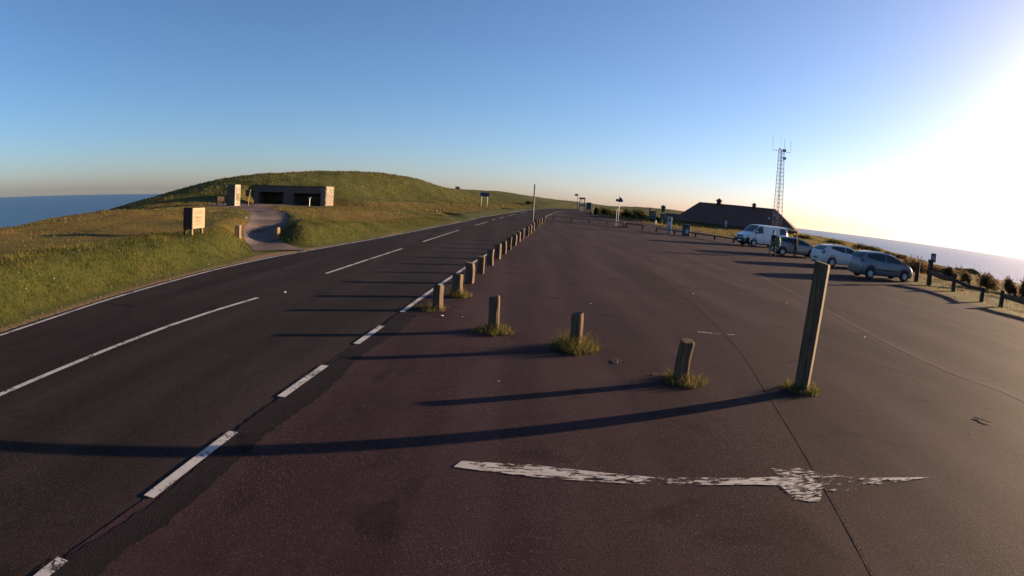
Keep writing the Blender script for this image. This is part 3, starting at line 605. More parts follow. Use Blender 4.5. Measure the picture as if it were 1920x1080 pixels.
# sign pole with green panel and lantern-shaped top
e = empty('sign_pole', (16.0, 64.6, .05), R(-8), 'slim pole carrying a green panel and a tapered lantern top', 'sign pole')
MB().tube([(0, 0, -.05), (0, 0, 2.35)], .035, 8).build('pole', M_WOOD_P, e, True); MB().box((-.30, -.05, 1.42), (.30, -.01, 2.05), .01).build('green_panel', M_GREEN, e); MB().box((-.26, -.056, 1.80), (.26, -.051, 1.98)).build('dark_band', M_DARKM, e)
V = [(-.12, -.12, 2.2), (.12, -.12, 2.2), (.12, .12, 2.2), (-.12, .12, 2.2), (-.25, -.25, 2.85), (.25, -.25, 2.85), (.25, .25, 2.85), (-.25, .25, 2.85)]
MB().add(V, [(3, 2, 1, 0), (4, 5, 6, 7), (0, 1, 5, 4), (1, 2, 6, 5), (2, 3, 7, 6), (3, 0, 4, 7)]).build('lantern', M_DARKM, e); MB().lathe([(.30, 2.85), (.12, 2.93), (.02, 3.02)], 4).build('lantern_cap', M_DARKM, e)
# direction sign on white pole
e = empty('direction_sign', (12.1, 70.9, .16), R(-6), 'tall pale pole with dark finger boards standing behind the four bay rail', 'direction sign')
MB().tube([(0, 0, -.05), (0, 0, 3.7)], [.05, .04], 8).build('pole', M_WHITE, e, True); MB().box((-.42, -.03, 2.92), (.1, .02, 3.22), .01).build('finger_board', M_BLUE, e)
MB().add([(-.05, -.05, 2.85), (.42, -.05, 2.9), (.46, -.05, 3.05), (.2, -.05, 3.42), (.02, -.05, 3.42), (-.05, .01, 2.85), (.42, .01, 2.9), (.46, .01, 3.05), (.2, .01, 3.42), (.02, .01, 3.42)], [(4, 3, 2, 1, 0), (5, 6, 7, 8, 9)] + [(i, (i + 1) % 5, 5 + (i + 1) % 5, 5 + i) for i in range(5)]).build('arrow_board', M_DARKM, e)
MB().tube([(-.22, .3, 0), (-.22, .3, 2.1)], .04, 6).build('side_post', M_DARKM, e)
# notice board
e = empty('notice_board', (20.3, 88.4, gz(20.3, 88.4) - .03), R(-12), 'green framed notice board on two posts at the edge of the tarmac', 'notice board')
for s in (-.5, .5): MB().box((s - .06, -.06, 0), (s + .06, .06, 1.98), .01).build('post', M_GREEN, e)
MB().box((-.55, -.05, .55), (.55, .05, 1.75), .015).build('board', M_GREEN, e); MB().box((-.42, -.058, 1.05), (.42, -.052, 1.62)).build('poster', simple('olive_poster', (.12, .10, .06), .7), e); MB().box((-.42, -.058, .66), (.42, -.052, .98)).build('lower_panel', simple('teal_panel', (.03, .06, .065), .6), e)
MB().box((-.5, -.1, 1.95), (-.2, .1, 2.2), .02).build('header_block', M_DARKM, e)
post('marker_post', 19.5, 82.6, .38, .09, .62, 5, M_WHITE, 'short white marker post below the notice board', None)
post('marker_post', 12.62, 100.0, .86, .08, 1.3, 6, M_CREAM, 'pale post standing before the dark shrubs near the kiosk', None)
e = empty('green_cabinet', (13.25, 110.9, 1.05), 0, 'dark green cabinet on legs behind the telephone kiosk', 'cabinet')
MB().box((-.42, -.3, .55), (.42, .3, 1.85), .03).build('cabinet_box', M_GREEN, e)
for sx in (-.35, .35): MB().box((sx - .04, -.05, 0), (sx + .04, .05, .56)).build('leg', M_GREEN, e)
# telephone kiosk
e = empty('telephone_kiosk', (12.0, 110.8, 1.12), R(-8), 'telephone kiosk with dark frame and two pale glass panels', 'kiosk')
M_KGLASS, t_, p_ = nt_new('kiosk_glass'); p_.inputs['Base Color'].default_value = (.62, .58, .57, 1); p_.inputs['Roughness'].default_value = .3
tr_ = node(t_, 'ShaderNodeBsdfTranslucent'); tr_.inputs['Color'].default_value = (.75, .72, .72, 1); mx_ = node(t_, 'ShaderNodeMixShader'); mx_.inputs[0].default_value = .65; tp_ = node(t_, 'ShaderNodeBsdfTransparent'); m2_ = node(t_, 'ShaderNodeMixShader'); m2_.inputs[0].default_value = .55
t_.links.new(p_.outputs[0], mx_.inputs[1]); t_.links.new(tr_.outputs[0], mx_.inputs[2]); t_.links.new(mx_.outputs[0], m2_.inputs[1]); t_.links.new(tp_.outputs[0], m2_.inputs[2]); t_.links.new(m2_.outputs[0], t_.nodes['Material Output'].inputs['Surface'])
for sx in (-.45, .45):
    for sy in (-.45, .45): MB().box((sx - .055, sy - .055, 0), (sx + .055, sy + .055, 2.35)).build('corner_post', M_DARKM, e)
MB().box((-.60, -.55, 2.33), (.56, .55, 2.60), .04).build('roof', M_DARKM, e); MB().box((-.46, -.46, -.05), (.46, .46, .12)).build('floor_slab', M_DARKM, e)
for a in (0, 1, 3):
    m4 = Matrix.Rotation(a * math.pi / 2, 4, 'Z')
    MB().box((-.40, -.452, 1.08), (.40, -.448, 1.22), 0, m4).build('cross_bar', M_DARKM, e)
    MB().box((-.395, -.445, .14), (.395, -.435, 1.07), 0, m4).build('lower_pane', M_KGLASS, e); MB().box((-.395, -.445, 1.23), (.395, -.435, 2.32), 0, m4).build('upper_pane', M_KGLASS, e)
MB().box((-.2, .1, 1.0), (.2, .3, 1.7)).build('telephone', M_DARKM, e)
# bus stop flag
e = empty('bus_stop', (10.9, 109.0, 1.08), R(-5), 'bus stop pole with a small dark flag beside the kiosk', 'bus stop')
MB().tube([(0, 0, 0), (.02, 0, 3.2)], .05, 8).build('pole', M_DARKM, e, True); MB().box((-.52, -.02, 2.85), (.0, .02, 3.2), .01).build('flag', M_DARKM, e); MB().box((.06, -.02, 1.25), (.26, .02, 1.75), .01).build('timetable_case', M_WHITE, e)
# blue road sign on two white posts
e = empty('road_sign', (-5.35, 98.0, gz(-5.35, 98)), R(4), 'dark blue rectangular road sign on two white posts, on the hillside verge', 'road sign')
for sx in (-.48, .48): MB().tube([(sx, 0, -.1), (sx, 0, 2.2)], .05, 8).build('post', M_WHITE, e, True)
MB().box((-.75, -.07, 1.62), (.75, -.04, 2.25), .01).build('sign_panel', M_BLUE, e); MB().box((-.48, -.075, 1.74), (.45, -.071, 1.88)).build('dark_lettering_band', M_BLACK, e); MB().box((-.6, -.075, 2.02), (.2, -.071, 2.12)).build('dark_lettering_band', M_BLACK, e)

# ======================= shelter, pillar, boards on the left =======================
SX0, SX1, SY0, SY1, SZ0, SZ1 = -31.1, -21.9, 66.4, 69.4, .70, 3.02
e = empty('stone_shelter', ((SX0 + SX1) / 2, SY0, SZ0), 0, 'long flat roofed stone shelter with two dark open bays below the hill', 'shelter')
hw = (SX1 - SX0) / 2; H_ = SZ1 - SZ0; dpt = SY1 - SY0
MB().box((-hw, dpt - .4, -.2), (hw, dpt, H_ - .12)).build('back_wall', M_STONE, e)
MB().box((-hw, .0, -.2), (-hw + .6, dpt - .4, H_ - .12)).build('end_wall', M_STONE, e)
ew = MB().box((hw - .6, .0, -.2), (hw - .03, dpt - .4, H_ - .12)).build('end_wall', M_MORTAR, e); ew['label'] = 'end wall of flint stones, coloured pale as if sunlit'
MB().box((-.75, .0, -.2), (.55, .45, H_ - .12)).build('middle_pier', M_STONE, e)
MB().box((-hw + .6, .0, 1.52), (-.75, .42, H_ - .12)).build('lintel', M_STONE, e); MB().box((.55, .0, 1.45), (hw - .6, .42, H_ - .12)).build('lintel', M_STONE, e)
MB().box((-hw - .04, -.06, H_ - .12), (hw - .05, dpt + .05, H_), .02).build('roof_slab', M_STONE, e)
for a, b in ((-hw + .65, -.8), (.6, hw - .65)): MB().box((a, dpt - 1.0, .38), (b, dpt - .42, .46)).build('bench_seat', M_WOOD_D, e)
LIT_STONES = [simple('flint_pale_lit', (.25, .20, .14), .85, scale=5, bmp=.7), simple('flint_brown_lit', (.19, .13, .085), .85, scale=5, bmp=.7), simple('flint_grey_lit', (.21, .18, .15), .85, scale=5, bmp=.7)]  # lighter flint set: the end wall's sunlight is put into the stone colour
sm = [MB().box((-.5, -.5, -.5), (.5, .5, .5), .16).build('stone', q, None) for q in LIT_STONES]; stones = []
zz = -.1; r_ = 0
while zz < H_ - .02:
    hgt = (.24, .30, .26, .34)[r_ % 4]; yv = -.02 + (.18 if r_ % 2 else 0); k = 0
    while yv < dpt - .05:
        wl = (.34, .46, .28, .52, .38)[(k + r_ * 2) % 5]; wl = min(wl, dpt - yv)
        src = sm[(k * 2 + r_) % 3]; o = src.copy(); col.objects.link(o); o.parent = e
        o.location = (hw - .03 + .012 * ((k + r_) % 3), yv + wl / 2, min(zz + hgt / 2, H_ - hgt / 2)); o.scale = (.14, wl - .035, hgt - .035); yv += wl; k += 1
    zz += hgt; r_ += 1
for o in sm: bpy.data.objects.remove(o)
MB().lathe([(.36, 0), (.36, .03), (.30, .05)], 20, 'x', (hw + .045, .55, 1.82)).build('round_plaque', LIT_STONES[0], e)
e = empty('viewing_post', (-23.3, 64.8, gz(-23.3, 64.8)), 0, 'thin pale post with a small flat head before the dark shelter bay', 'post')
MB().tube([(0, 0, -.05), (0, 0, .95)], .04, 8).build('stem', M_STEEL, e); MB().box((-.16, -.1, .93), (.16, .1, 1.02), .02).build('head', M_STEEL, e)
# stone pillar with plaque
px_, py_ = -28.45, 55.9; pz_ = gz(px_, py_)
e = empty('stone_pillar', (px_, py_, pz_), 0, 'square stone pillar with a tall plaque on its sunlit face', 'pillar')
MB().box((-.95, 0, -.15), (0, 1.32, 2.22), .03).build('pillar_body', M_STONE, e); MB().box((.0, .04, -.1), (.03, 1.28, 2.18), .008).build('sunlit_facing', simple('sunlit_stone', (.30, .25, .19), .85, scale=4), e)  # thin paler sheet paints sunlight onto one face of the dark pillar
MB().box((.03, .26, .55), (.05, 1.06, 2.0), .006).build('plaque', M_PLAQUE, e)
for q, (a, b) in enumerate(((1.82, 1.92), (1.64, 1.70), (1.50, 1.56), (1.34, 1.46))): MB().box((.05, .38 + .04 * (q % 2), a), (.056, .94 - .05 * (q % 2), b)).build('plaque_emblem', simple('plaque_letters', (.33, .27, .19), .6), e)
MB().box((.03, .35, .16), (.045, .95, .42), .005).build('green_stain', simple('lichen', (.16, .17, .06), .9), e)
# bench beside the pillar, seen from its end
e = empty('wooden_bench', (-30.9, 56.6, gz(-30.9, 56.6)), 0, 'dark wooden bench with armrests beside the stone pillar', 'bench')
for yv in (0, 1.5):
    MB().box((-.72, yv, -.05), (-.64, yv + .08, .62), .008).build('leg', M_WOOD_D, e); MB().box((-.08, yv, -.05), (.02, yv + .08, .98), .008).build('leg', M_WOOD_D, e); MB().box((-.86, yv - .02, .62), (.0, yv + .1, .69), .01).build('armrest', M_WOOD_D, e)
for k in range(4): MB().box((-.70 + k * .16, 0, .42), (-.57 + k * .16, 1.58, .455), .005).build('seat_slat', M_WOOD_D, e)
for k in range(3): MB().box((-.055, 0, .56 + k * .15), (-.02, 1.58, .68 + k * .15), .005).build('back_slat', M_WOOD_D, e)
e = empty('interpretation_panel', (-28.6, 58.6, gz(-28.6, 58.6)), R(10), 'slim tilted panel on a pale post behind the stone pillar', 'panel')
MB().tube([(.45, 0, -.1), (.47, 0, .9), (.66, 0, 1.75)], .04, 6).build('post', M_CREAM, e); MB().box((.1, -.03, 1.0), (.52, .02, 1.7), .01).build('panel_board', M_DARKM, e)
# information board near the road
e = empty('information_board', (-11.35, 18.8, gz(-11.35, 18.9) - .04), R(-3), 'upright information board on timber legs, cream front lit by the sun', 'information board')
for yv in (.04, .72): MB().box((-.04, yv - .045, -.15), (.05, yv + .045, .95), .006).build('leg', M_WOOD_P, e)
MB().box((-.35, .06, -.1), (-.27, .14, .9), .006).build('leg', M_WOOD_D, e)
MB().box((-.34, -.02, .26), (.06, .84, 1.02), .012).build('board_case', M_WOOD_D, e); MB().box((.06, .0, .28), (.075, .82, 1.0), .004).build('cream_frame', M_CREAM, e)
MB().box((.075, .07, .33), (.08, .75, .95)).build('printed_sheet', simple('printed_sheet', (.19, .13, .075), .7, c2=(.25, .175, .10), scale=9), e)
for k, z in enumerate((.86, .80, .70, .66, .62, .54, .50, .42)): MB().box((.08, .14, z), (.083, .14 + (.5, .56, .42, .55, .5, .56, .38, .5)[k], z + .018)).build('printed_line', simple('print_brown', (.075, .048, .03), .7), e)
# fence on the right
def rp(x, y, h, r, l, sd): return post('fence_post', x, y, gz(x, y) - .05, r, h + .05, sd, M_WOOD_D, l, 'timber fence posts beyond the car park')
rp(22.35, 27.8, 1.05, .13, 'thick fence post just past the silver car bonnet', 1); rp(22.2, 24.2, .92, .12, 'fence post where the two log rails meet', 3)
rp(20.8, 20.5, .66, .115, 'fence post at the end of the log rails', 4); rp(21.1, 19.4, .74, .12, 'stout fence post where the lower rail begins', 5)
e = empty('sign_post', (22.1, 26.25, gz(22.1, 26.25)), R(-40), 'fence post topped with a dark square sign and a small box', 'sign post')
o = post_mesh(.13, 1.32, 8).build('post', M_WOOD_D, e); smooth_by_angle(o); MB().box((-.06, -.03, 1.26), (.24, .03, 1.72), .01).build('sign_plate', M_BLUE, e); MB().box((.0, -.036, 1.40), (.17, -.031, 1.60)).build('sign_emblem', simple('sign_grey', (.22, .22, .28), .6), e); MB().box((-.2, -.1, 1.2), (.0, .1, 1.38), .02).build('side_box', M_DARKM, e)
def log(name, A, B, r, m, l, sag=.04):
    A, B = Vector(A), Vector(B); P = [A.lerp(B, t) + Vector((0, 0, -sag * math.sin(math.pi * t) + .012 * math.sin(9 * t))) for t in np.linspace(0, 1, 9)]
    o = MB().tube(P, [r * (1 + .1 * math.sin(5 * t)) for t in np.linspace(0, 1, 9)], 9).build(name, m, None, True); return tag(o, l, 'rail', 'log rails of the fence')
def rz_(x, y, h): return (x, y, gz(x, y) + h)
log('log_rail', rz_(22.1, 26.2, .72), rz_(22.2, 24.1, .60), .135, M_WOOD, 'thick pale log rail running from the sign post')
log('log_rail', rz_(22.2, 24.2, .58), rz_(20.85, 20.4, .52), .085, M_WOOD_D, 'thin dark log rail between the meeting post and the end post')
log('log_rail', rz_(21.1, 19.4, .52), rz_(20.9, 14.5, .46), .11, M_WOOD, 'log rail leaving the stout post along the field edge')
post('fence_post', 20.9, 14.6, gz(20.9, 14.6) - .05, .11, .75, 9, M_WOOD_D, 'fence post at the outer end of the log rail', 'timber fence posts beyond the car park')
# ======================= thatched building and mast =======================
M_ROOF, t_, p_ = nt_new('dark_roof_tiles'); v_ = coords(t_)
br = node(t_, 'ShaderNodeTexBrick', Scale=1.0, **{'Mortar Size': .03, 'Brick Width': .3, 'Row Height': .14}); mp_ = t_.nodes.new('ShaderNodeMapping'); mp_.inputs['Rotation'].default_value = (math.pi / 2, 0, 0); t_.links.new(v_, mp_.inputs[0]); t_.links.new(mp_.outputs[0], br.inputs['Vector'])
br.inputs['Color1'].default_value = (.20, .105, .080, 1); br.inputs['Color2'].default_value = (.155, .082, .064, 1); br.inputs['Mortar'].default_value = (.04, .026, .024, 1)
t_.links.new(mixc(t_, ramp(t_, noise(t_, v_, .7, 5), [(.4, 0.0), (.7, .6)]), br.outputs['Color'], (.11, .066, .052)), p_.inputs['Base Color']); p_.inputs['Roughness'].default_value = .9; p_.inputs['Specular IOR Level'].default_value = .2; bump(t_, p_, br.outputs['Fac'], .4, .03)
e = empty('hipped_barn', (38.3, 99.9, .35), math.atan2(-.52, .854), 'long low barn with a huge dark hipped tile roof', 'building')
def hip(u0, u1, r0, r1, v0, v1, ze, zt, name, parent, m):
    V = [(u0, v0, ze), (u1, v0, ze), (u1, v1, ze), (u0, v1, ze), (r0, (v0 + v1) / 2, zt), (r1, (v0 + v1) / 2, zt)]
    return MB().add(V, [(0, 1, 5, 4), (2, 3, 4, 5), (3, 0, 4), (1, 2, 5), (3, 2, 1, 0)]).build(name, m, parent)
rf = hip(-10.7, 11.4, -7.0, 6.8, -4.6, 4.6, .62, 4.15, 'roof', e, M_ROOF)
MB().box((-10.1, -4.0, -.6), (10.8, 4.0, .70)).build('wall', M_STONE, e)
MB().tube([(-7.0, 0, 4.16), (6.8, 0, 4.16)], .10, 6).build('ridge', M_ROOF, rf)
for (a, b) in (((-7, 0, 4.15), (-10.7, -4.6, .64)), ((6.8, 0, 4.15), (11.4, -4.6, .64))): MB().tube([a, b], .09, 6).build('hip_ridge', M_ROOF, rf)
for ux, sc in ((-3.4, 1.0), (3.0, .78)):
    MB().box((ux - .38 * sc, -.38 * sc, 4.05), (ux + .38 * sc, .38 * sc, 4.75 * sc + 4.15 * (1 - sc))).build('roof_turret', M_WOOD_D, e)
    b = 4.15 + .58 * sc; MB().add([(ux - .62 * sc, -.62 * sc, b), (ux + .62 * sc, -.62 * sc, b), (ux + .62 * sc, .62 * sc, b), (ux - .62 * sc, .62 * sc, b), (ux, 0, b + .48 * sc)], [(0, 1, 4), (1, 2, 4), (2, 3, 4), (3, 0, 4), (3, 2, 1, 0)]).build('turret_cap', M_ROOF, e)
hip(-13.2, -9.6, -12.4, -9.8, -4.4, -.6, .55, 1.75, 'porch_roof', e, M_ROOF); MB().box((-12.9, -4.0, -.6), (-9.7, -1.0, .6)).build('porch_wall', M_WOOD_D, e)
MB().box((5.9, -2.25, 2.42), (6.25, -2.0, 2.62), .02).build('wall_lamp', M_WHITE, e)
e = empty('upright_sign', (35.3, 96.6, gz(35.3, 96.6)), R(-20), 'small white and blue upright sign in front of the barn', 'sign')
MB().box((-.26, -.04, .3), (-.02, .04, 1.35), .01).build('white_panel', M_WHITE, e); MB().box((-.02, -.04, .3), (.24, .04, 1.35), .01).build('blue_panel', simple('mid_blue', (.05, .09, .22), .5), e); MB().box((-.2, -.05, -.1), (.18, .05, .31)).build('foot', M_DARKM, e)
# lattice mast
MX, MY = 40.5, 87.4; mz = gz(MX, MY); e = empty('lattice_mast', (MX, MY, mz), R(12), 'tall steel lattice mast with aerials standing beside the barn', 'mast'); MH = 13.3
def lw(z): return .58 - .27 * z / MH
M_LAT = simple('mast_steel', (.30, .29, .29), .6, .3)
for sx, sy in ((-1, -1), (1, -1), (1, 1), (-1, 1)): MB().tube([(sx * lw(z), sy * lw(z), z) for z in (-.2, MH)], .045, 6).build('leg', M_LAT, e)
nlev = 22; lev = [MH * k / nlev for k in range(nlev + 1)]
for i in range(nlev):
    mb = MB(); z0, z1 = lev[i], lev[i + 1]; c4 = ((-1, -1), (1, -1), (1, 1), (-1, 1))
    for k in range(4):
        a, b = c4[k], c4[(k + 1) % 4]; mb.tube([(a[0] * lw(z1), a[1] * lw(z1), z1), (b[0] * lw(z1), b[1] * lw(z1), z1)], .018, 4)
        if i % 2: a, b = b, a
        mb.tube([(a[0] * lw(z0), a[1] * lw(z0), z0), (b[0] * lw(z1), b[1] * lw(z1), z1)], .02, 4)
    mb.build('brace_bay', M_LAT, e)
MB().tube([(-1.75, 0, MH - .3), (1.85, 0, MH - .3)], .035, 6).build('cross_arm', M_LAT, e)
for ax_, h0 in ((-1.75, 2.0), (1.85, 2.0), (.55, 2.1)):
    a = MB().tube([(ax_, 0, MH - .35), (ax_, 0, MH - .3 + h0)], .022, 5).build('aerial', M_LAT, e)
    for q in (.5, 1.0, 1.5): MB().tube([(ax_, 0, MH - .3 + q), (ax_, 0, MH - .1 + q)], .04, 6).build('aerial_sleeve', M_LAT, a)
MB().tube([(-.1, 0, MH - .2), (-.1, 0, MH + 3.3)], [.02, .008], 5).build('whip_aerial', M_LAT, e)
for z, q in ((MH - .1, .42), (MH - 1.35, .5)): MB().box((q - .1, -.25, z - .18), (q + .35, .1, z + .18), .03).build('camera_unit', M_DARKM, e)
MB().lathe([(.03, 0), (.12, .04), (.12, .3), (.03, .34)], 10, 'z', (-.28, 0, MH - .1)).build('junction_drum', M_DARKM, e)

# ======================= vehicles =======================
def glass_mat():
    m, t, p = nt_new('car_glass'); p.inputs['Base Color'].default_value = (.02, .022, .024, 1); p.inputs['Roughness'].default_value = .06; p.inputs['Specular IOR Level'].default_value = .6
    return m
M_GLASS = glass_mat(); M_TYRE = simple('tyre_rubber', (.016, .015, .015), .85); M_RIM = simple('alloy_rim', (.55, .54, .53), .4, .3); M_SHADE = simple('shade_block', (.008, .008, .008), .9)
M_RED = simple('red_lamp', (.16, .02, .02), .3); M_LAMP = simple('clear_lamp', (.6, .6, .58), .15); M_YPLATE = simple('yellow_plate', (.22, .17, .06), .5); M_TRIM = simple('grey_trim', (.04, .04, .042), .6)
def carpaint(name, c, metal=0.0):
    m, t, p = nt_new(name); v = coords(t); t.links.new(ramp(t, noise(t, v, 2.5, 4), [(.3, c), (.8, tuple(x * .86 for x in c))]), p.inputs['Base Color'])
    p.inputs['Roughness'].default_value = .36; p.inputs['Metallic'].default_value = metal; p.inputs['Coat Weight'].default_value = .6; p.inputs['Coat Roughness'].default_value = .08; return m
class Car:
    def __init__(s, name, top, W, belt, wheels, wr, paint, loc, rz, label, cat, roofw=.70, sill=.24):
        s.top = np.array(top, float); s.W = W / 2; s.belt = np.array(belt, float); s.wx = wheels; s.wr = wr; s.roofw = roofw; s.sill = sill
        s.x0, s.x1 = s.top[0, 0], s.top[-1, 0]; s.H = s.top[:, 1].max()
        s.tc = catmull(s.top, 8); s.tc[:, 0] = np.maximum.accumulate(s.tc[:, 0]); s.e = empty(name, loc, rz, label, cat); s.paint = paint; s.n = 0
        xs = np.unique(np.r_[np.linspace(s.x0, s.x1, 86), [s.x0 + .015, s.x0 + .04, s.x1 - .015, s.x1 - .04]]); V = []; F = []; K = 10
        for x in xs:
            L = s.sec(x); V += [(x, y, z) for y, z in L] + [(x, -y, z) for y, z in L[-2:0:-1]]
        n = 2 * K - 2
        for i in range(len(xs) - 1):
            for k in range(n): F.append((i * n + k, i * n + (k + 1) % n, (i + 1) * n + (k + 1) % n, (i + 1) * n + k))
        F.append(tuple(range(n))); F.append(tuple((len(xs) - 1) * n + k for k in range(n))[::-1])
        s.body = MB().add(V, F).build('body', paint, s.e); smooth_by_angle(s.body, 38)
        MB().box((s.x0 + .25, -s.W * .70, .2), (s.x1 - .25, s.W * .70, .62)).build('shade_block', M_SHADE, s.e)  # dark block added inside the shell to stop light through the wheel arches
        for wx in s.wx:
            for sd in (-1, 1): s.wheel(wx, sd)
    def zt(s, x): return float(np.interp(x, s.tc[:, 0], s.tc[:, 1]))
    def w(s, x):
        e = min(x - s.x0, s.x1 - x); return s.W * (1 - .16 * max(0, 1 - e / .55) ** 2.2)
    def sec(s, x):
        w = s.w(x); zt = s.zt(x); zb = min(float(np.interp(x, s.belt[:, 0], s.belt[:, 1])), zt - .05); e = min(x - s.x0, s.x1 - x)
        base = s.sill + .10 * max(0, 1 - e / .35); arch = 0
        for wx in s.wx:
            d = s.wr * 1.17; q = d * d - (x - wx) ** 2
            if q > 0: arch = max(arch, s.wr + math.sqrt(q))
        lo = max(base, arch); ra = min(1, max(0, (zt - zb - .05) / (s.H - .95))); wr = w * (.92 - (.92 - s.roofw) * ra)
        zb = max(zb, lo + .06); zt = max(zt, zb + .03)
        m1 = lo + (zb - lo) * .35; m2 = lo + (zb - lo) * .8
        return [(0, base), (.66 * w, base), (.95 * w, lo), (.99 * w, min(lo + .05, m1)), (w, m1), (.995 * w, m2), (.965 * w, zb), (wr, zb + (zt - zb) * .86), (wr * .80, zt - (zt - zb) * .025), (0, zt)]
    def pt(s, x, q, sd, off):
        L = s.sec(x); k = min(int(q), 8); f = q - k; y = L[k][0] * (1 - f) + L[k + 1][0] * f; z = L[k][1] * (1 - f) + L[k + 1][1] * f
        dy, dz = L[k + 1][0] - L[k][0], L[k + 1][1] - L[k][1]; n = math.hypot(dy, dz) + 1e-9
        return (x, sd * (y + off * dz / n), z - off * dy / n)
    def patch(s, name, xs, qa, qb, sd, m, off=.007, nq=5, parent=None):     # a panel that follows the body surface
        xs = np.linspace(xs[0], xs[1], 12); V = []
        for i, x in enumerate(xs):
            t = i / 11; a = qa(t) if callable(qa) else qa; b = qb(t) if callable(qb) else qb
            V += [s.pt(x, a + (b - a) * k / (nq - 1), sd, off) for k in range(nq)]
        o = raw_mesh(name, V, grid_faces(12, nq), m, parent or s.e); return o
    def across(s, name, xs, m, f=.9, off=.012, parent=None):                 # windscreen, rear glass: spans the car
        xs = np.linspace(xs[0], xs[1], 9); V = []
        for i, x in enumerate(xs):
            for k in np.linspace(-1, 1, 11):
                sd = 1 if k >= 0 else -1; q = 9 - abs(k) * 1.75 * f
                p = s.pt(x, q, sd, off); fwd = .01 if xs.mean() > 0 else -.01; V.append((p[0] + fwd, p[1], p[2]))
        return raw_mesh(name, V, grid_faces(9, 11), m, parent or s.e)
    def wheel(s, wx, sd):
        r = s.wr; y = sd * (s.W - .11); prof = [(r * .62, -.10), (r * .93, -.10), (r, -.075), (r, .075), (r * .93, .10), (r * .62, .10)]
        t = MB().lathe(prof, 24, 'y', (0, 0, 0)).build('wheel', M_TYRE, s.e, False); smooth_by_angle(t, 30); t.location = (wx, y, r)
        rm = MB().lathe([(r * .66, sd * .09), (r * .66, sd * .108), (r * .60, sd * .112), (r * .57, sd * .103), (.02, sd * .102)], 20, 'y').build('rim', M_TRIM, t)
        sp = MB()
        for k in range(6):
            m4 = Matrix.Rotation(k * math.pi / 3, 4, 'Y'); sp.box((-.04, sd * .100, .02), (.04, sd * .118, r * .62), 0, m4)
        sp.lathe([(.055, sd * .10), (.055, sd * .122)], 10, 'y'); sp.build('spokes', M_RIM, t)
    def mirror(s, x, q=6.4):
        for sd in (-1, 1):
            p = s.pt(x, q, sd, 0); MB().box((p[0] - .06, p[1] + sd * .02 - .09, p[2] - .02), (p[0] + .07, p[1] + sd * .11 + .05 * sd, p[2] + .14), .03).build('mirror', s.paint, s.e)
    def seam(s, x, sd, a=3.6, b=6.0): s.patch('door_seam', (x - .008, x + .008), a, b, sd, M_TRIM, .004)
    def handle(s, x, sd): p = s.pt(x, 5.2, sd, .012); MB().box((p[0] - .09, p[1] - .02, p[2] - .015), (p[0] + .09, p[1] + .02, p[2] + .02), .008).build('door_handle', s.paint, s.e)
    def common(s, side, rear_glass, screen, tail, head, plate_x, doors):
        for sd in (-1, 1):
            for a, b, ta, tb in side: s.patch('side_window', (a, b), ta, tb, sd, M_GLASS)
            s.patch('tail_lamp', tail[:2], tail[2], tail[3], sd, M_RED, .012); s.patch('headlamp', head[:2], head[2], head[3], sd, M_LAMP, .012)
            for dx in doors: s.seam(dx, sd); s.handle(dx + .16, sd)
        if rear_glass: s.across('rear_window', rear_glass, M_GLASS)
        s.across('windscreen', screen, M_GLASS)
        zp = s.zt(s.x0); MB().box((s.x0 - .02, -.26, .48), (s.x0 + .03, .26, .60)).build('number_plate', M_YPLATE, s.e); MB().box((s.x1 - .03, -.26, .36), (s.x1 + .02, .26, .47)).build('number_plate', M_WHITE, s.e)
        MB().box((s.x0 + .06, -s.W * .8, .22), (s.x0 + .22, s.W * .8, .40), .03).build('rear_valance', M_TRIM, s.e); MB().box((s.x1 - .22, -s.W * .78, .2), (s.x1 - .05, s.W * .78, .36), .03).build('front_valance', M_TRIM, s.e)
c = Car('silver_car', [(-1.93, .56), (-1.92, .86), (-1.84, 1.08), (-1.70, 1.33), (-1.52, 1.45), (-1.1, 1.51), (-.3, 1.525), (.3, 1.47), (.75, 1.29), (1.15, 1.07), (1.38, .99), (1.68, .88), (1.87, .72), (1.93, .52)], 1.69, [(-1.93, .98), (-1, .97), (1.2, .92), (2, .85)], (-1.22, 1.27), .305,
        carpaint('silver_paint', (.155, .16, .19), .45), (19.45, 27.5, .006), R(-3), 'small silver hatchback parked nose to the fence', 'car', .68)
c.common([(-1.42, -.18, lambda t: 6.15 + .25 * (1 - t) ** 2, lambda t: 6.95), (-.10, .98, 6.12, lambda t: 6.95 - .1 * t), (1.02, 1.22, 6.15, 6.85)], (-1.82, -1.55), (.42, 1.16), (-1.90, -1.74, 5.75, 6.5), (1.45, 1.84, 5.2, 6.3), 0, (-.14, -1.0)); c.mirror(1.0)
for sd in (-1, 1): c.patch('rubbing_strip', (-.85, .95), 4.05, 4.3, sd, M_TRIM, .012)
c = Car('white_car', [(-2.14, .56), (-2.12, .84), (-2.02, 1.02), (-1.80, 1.26), (-1.55, 1.39), (-1.0, 1.455), (-.2, 1.46), (.3, 1.40), (.8, 1.18), (1.15, 1.0), (1.45, .93), (1.85, .82), (2.08, .66), (2.14, .5)], 1.77, [(-2.14, .98), (-1.2, .97), (1.2, .88), (2.2, .82)], (-1.26, 1.32), .32,
        carpaint('white_car_paint', (.50, .50, .51)), (20.45, 33.5, .006), R(-1), 'white hatchback with dark arched side windows, between two silver cars', 'car', .66)
c.common([(-1.30, -.2, lambda t: 6.15 + .45 * (1 - t) ** 1.5, 6.93), (-.14, .98, 6.13, lambda t: 6.93 - .15 * t)], (-1.98, -1.62), (.36, 1.12), (-2.10, -1.86, 5.4, 6.5), (1.55, 2.0, 5.1, 6.2), 0, (-.16, .95)); c.mirror(1.0)
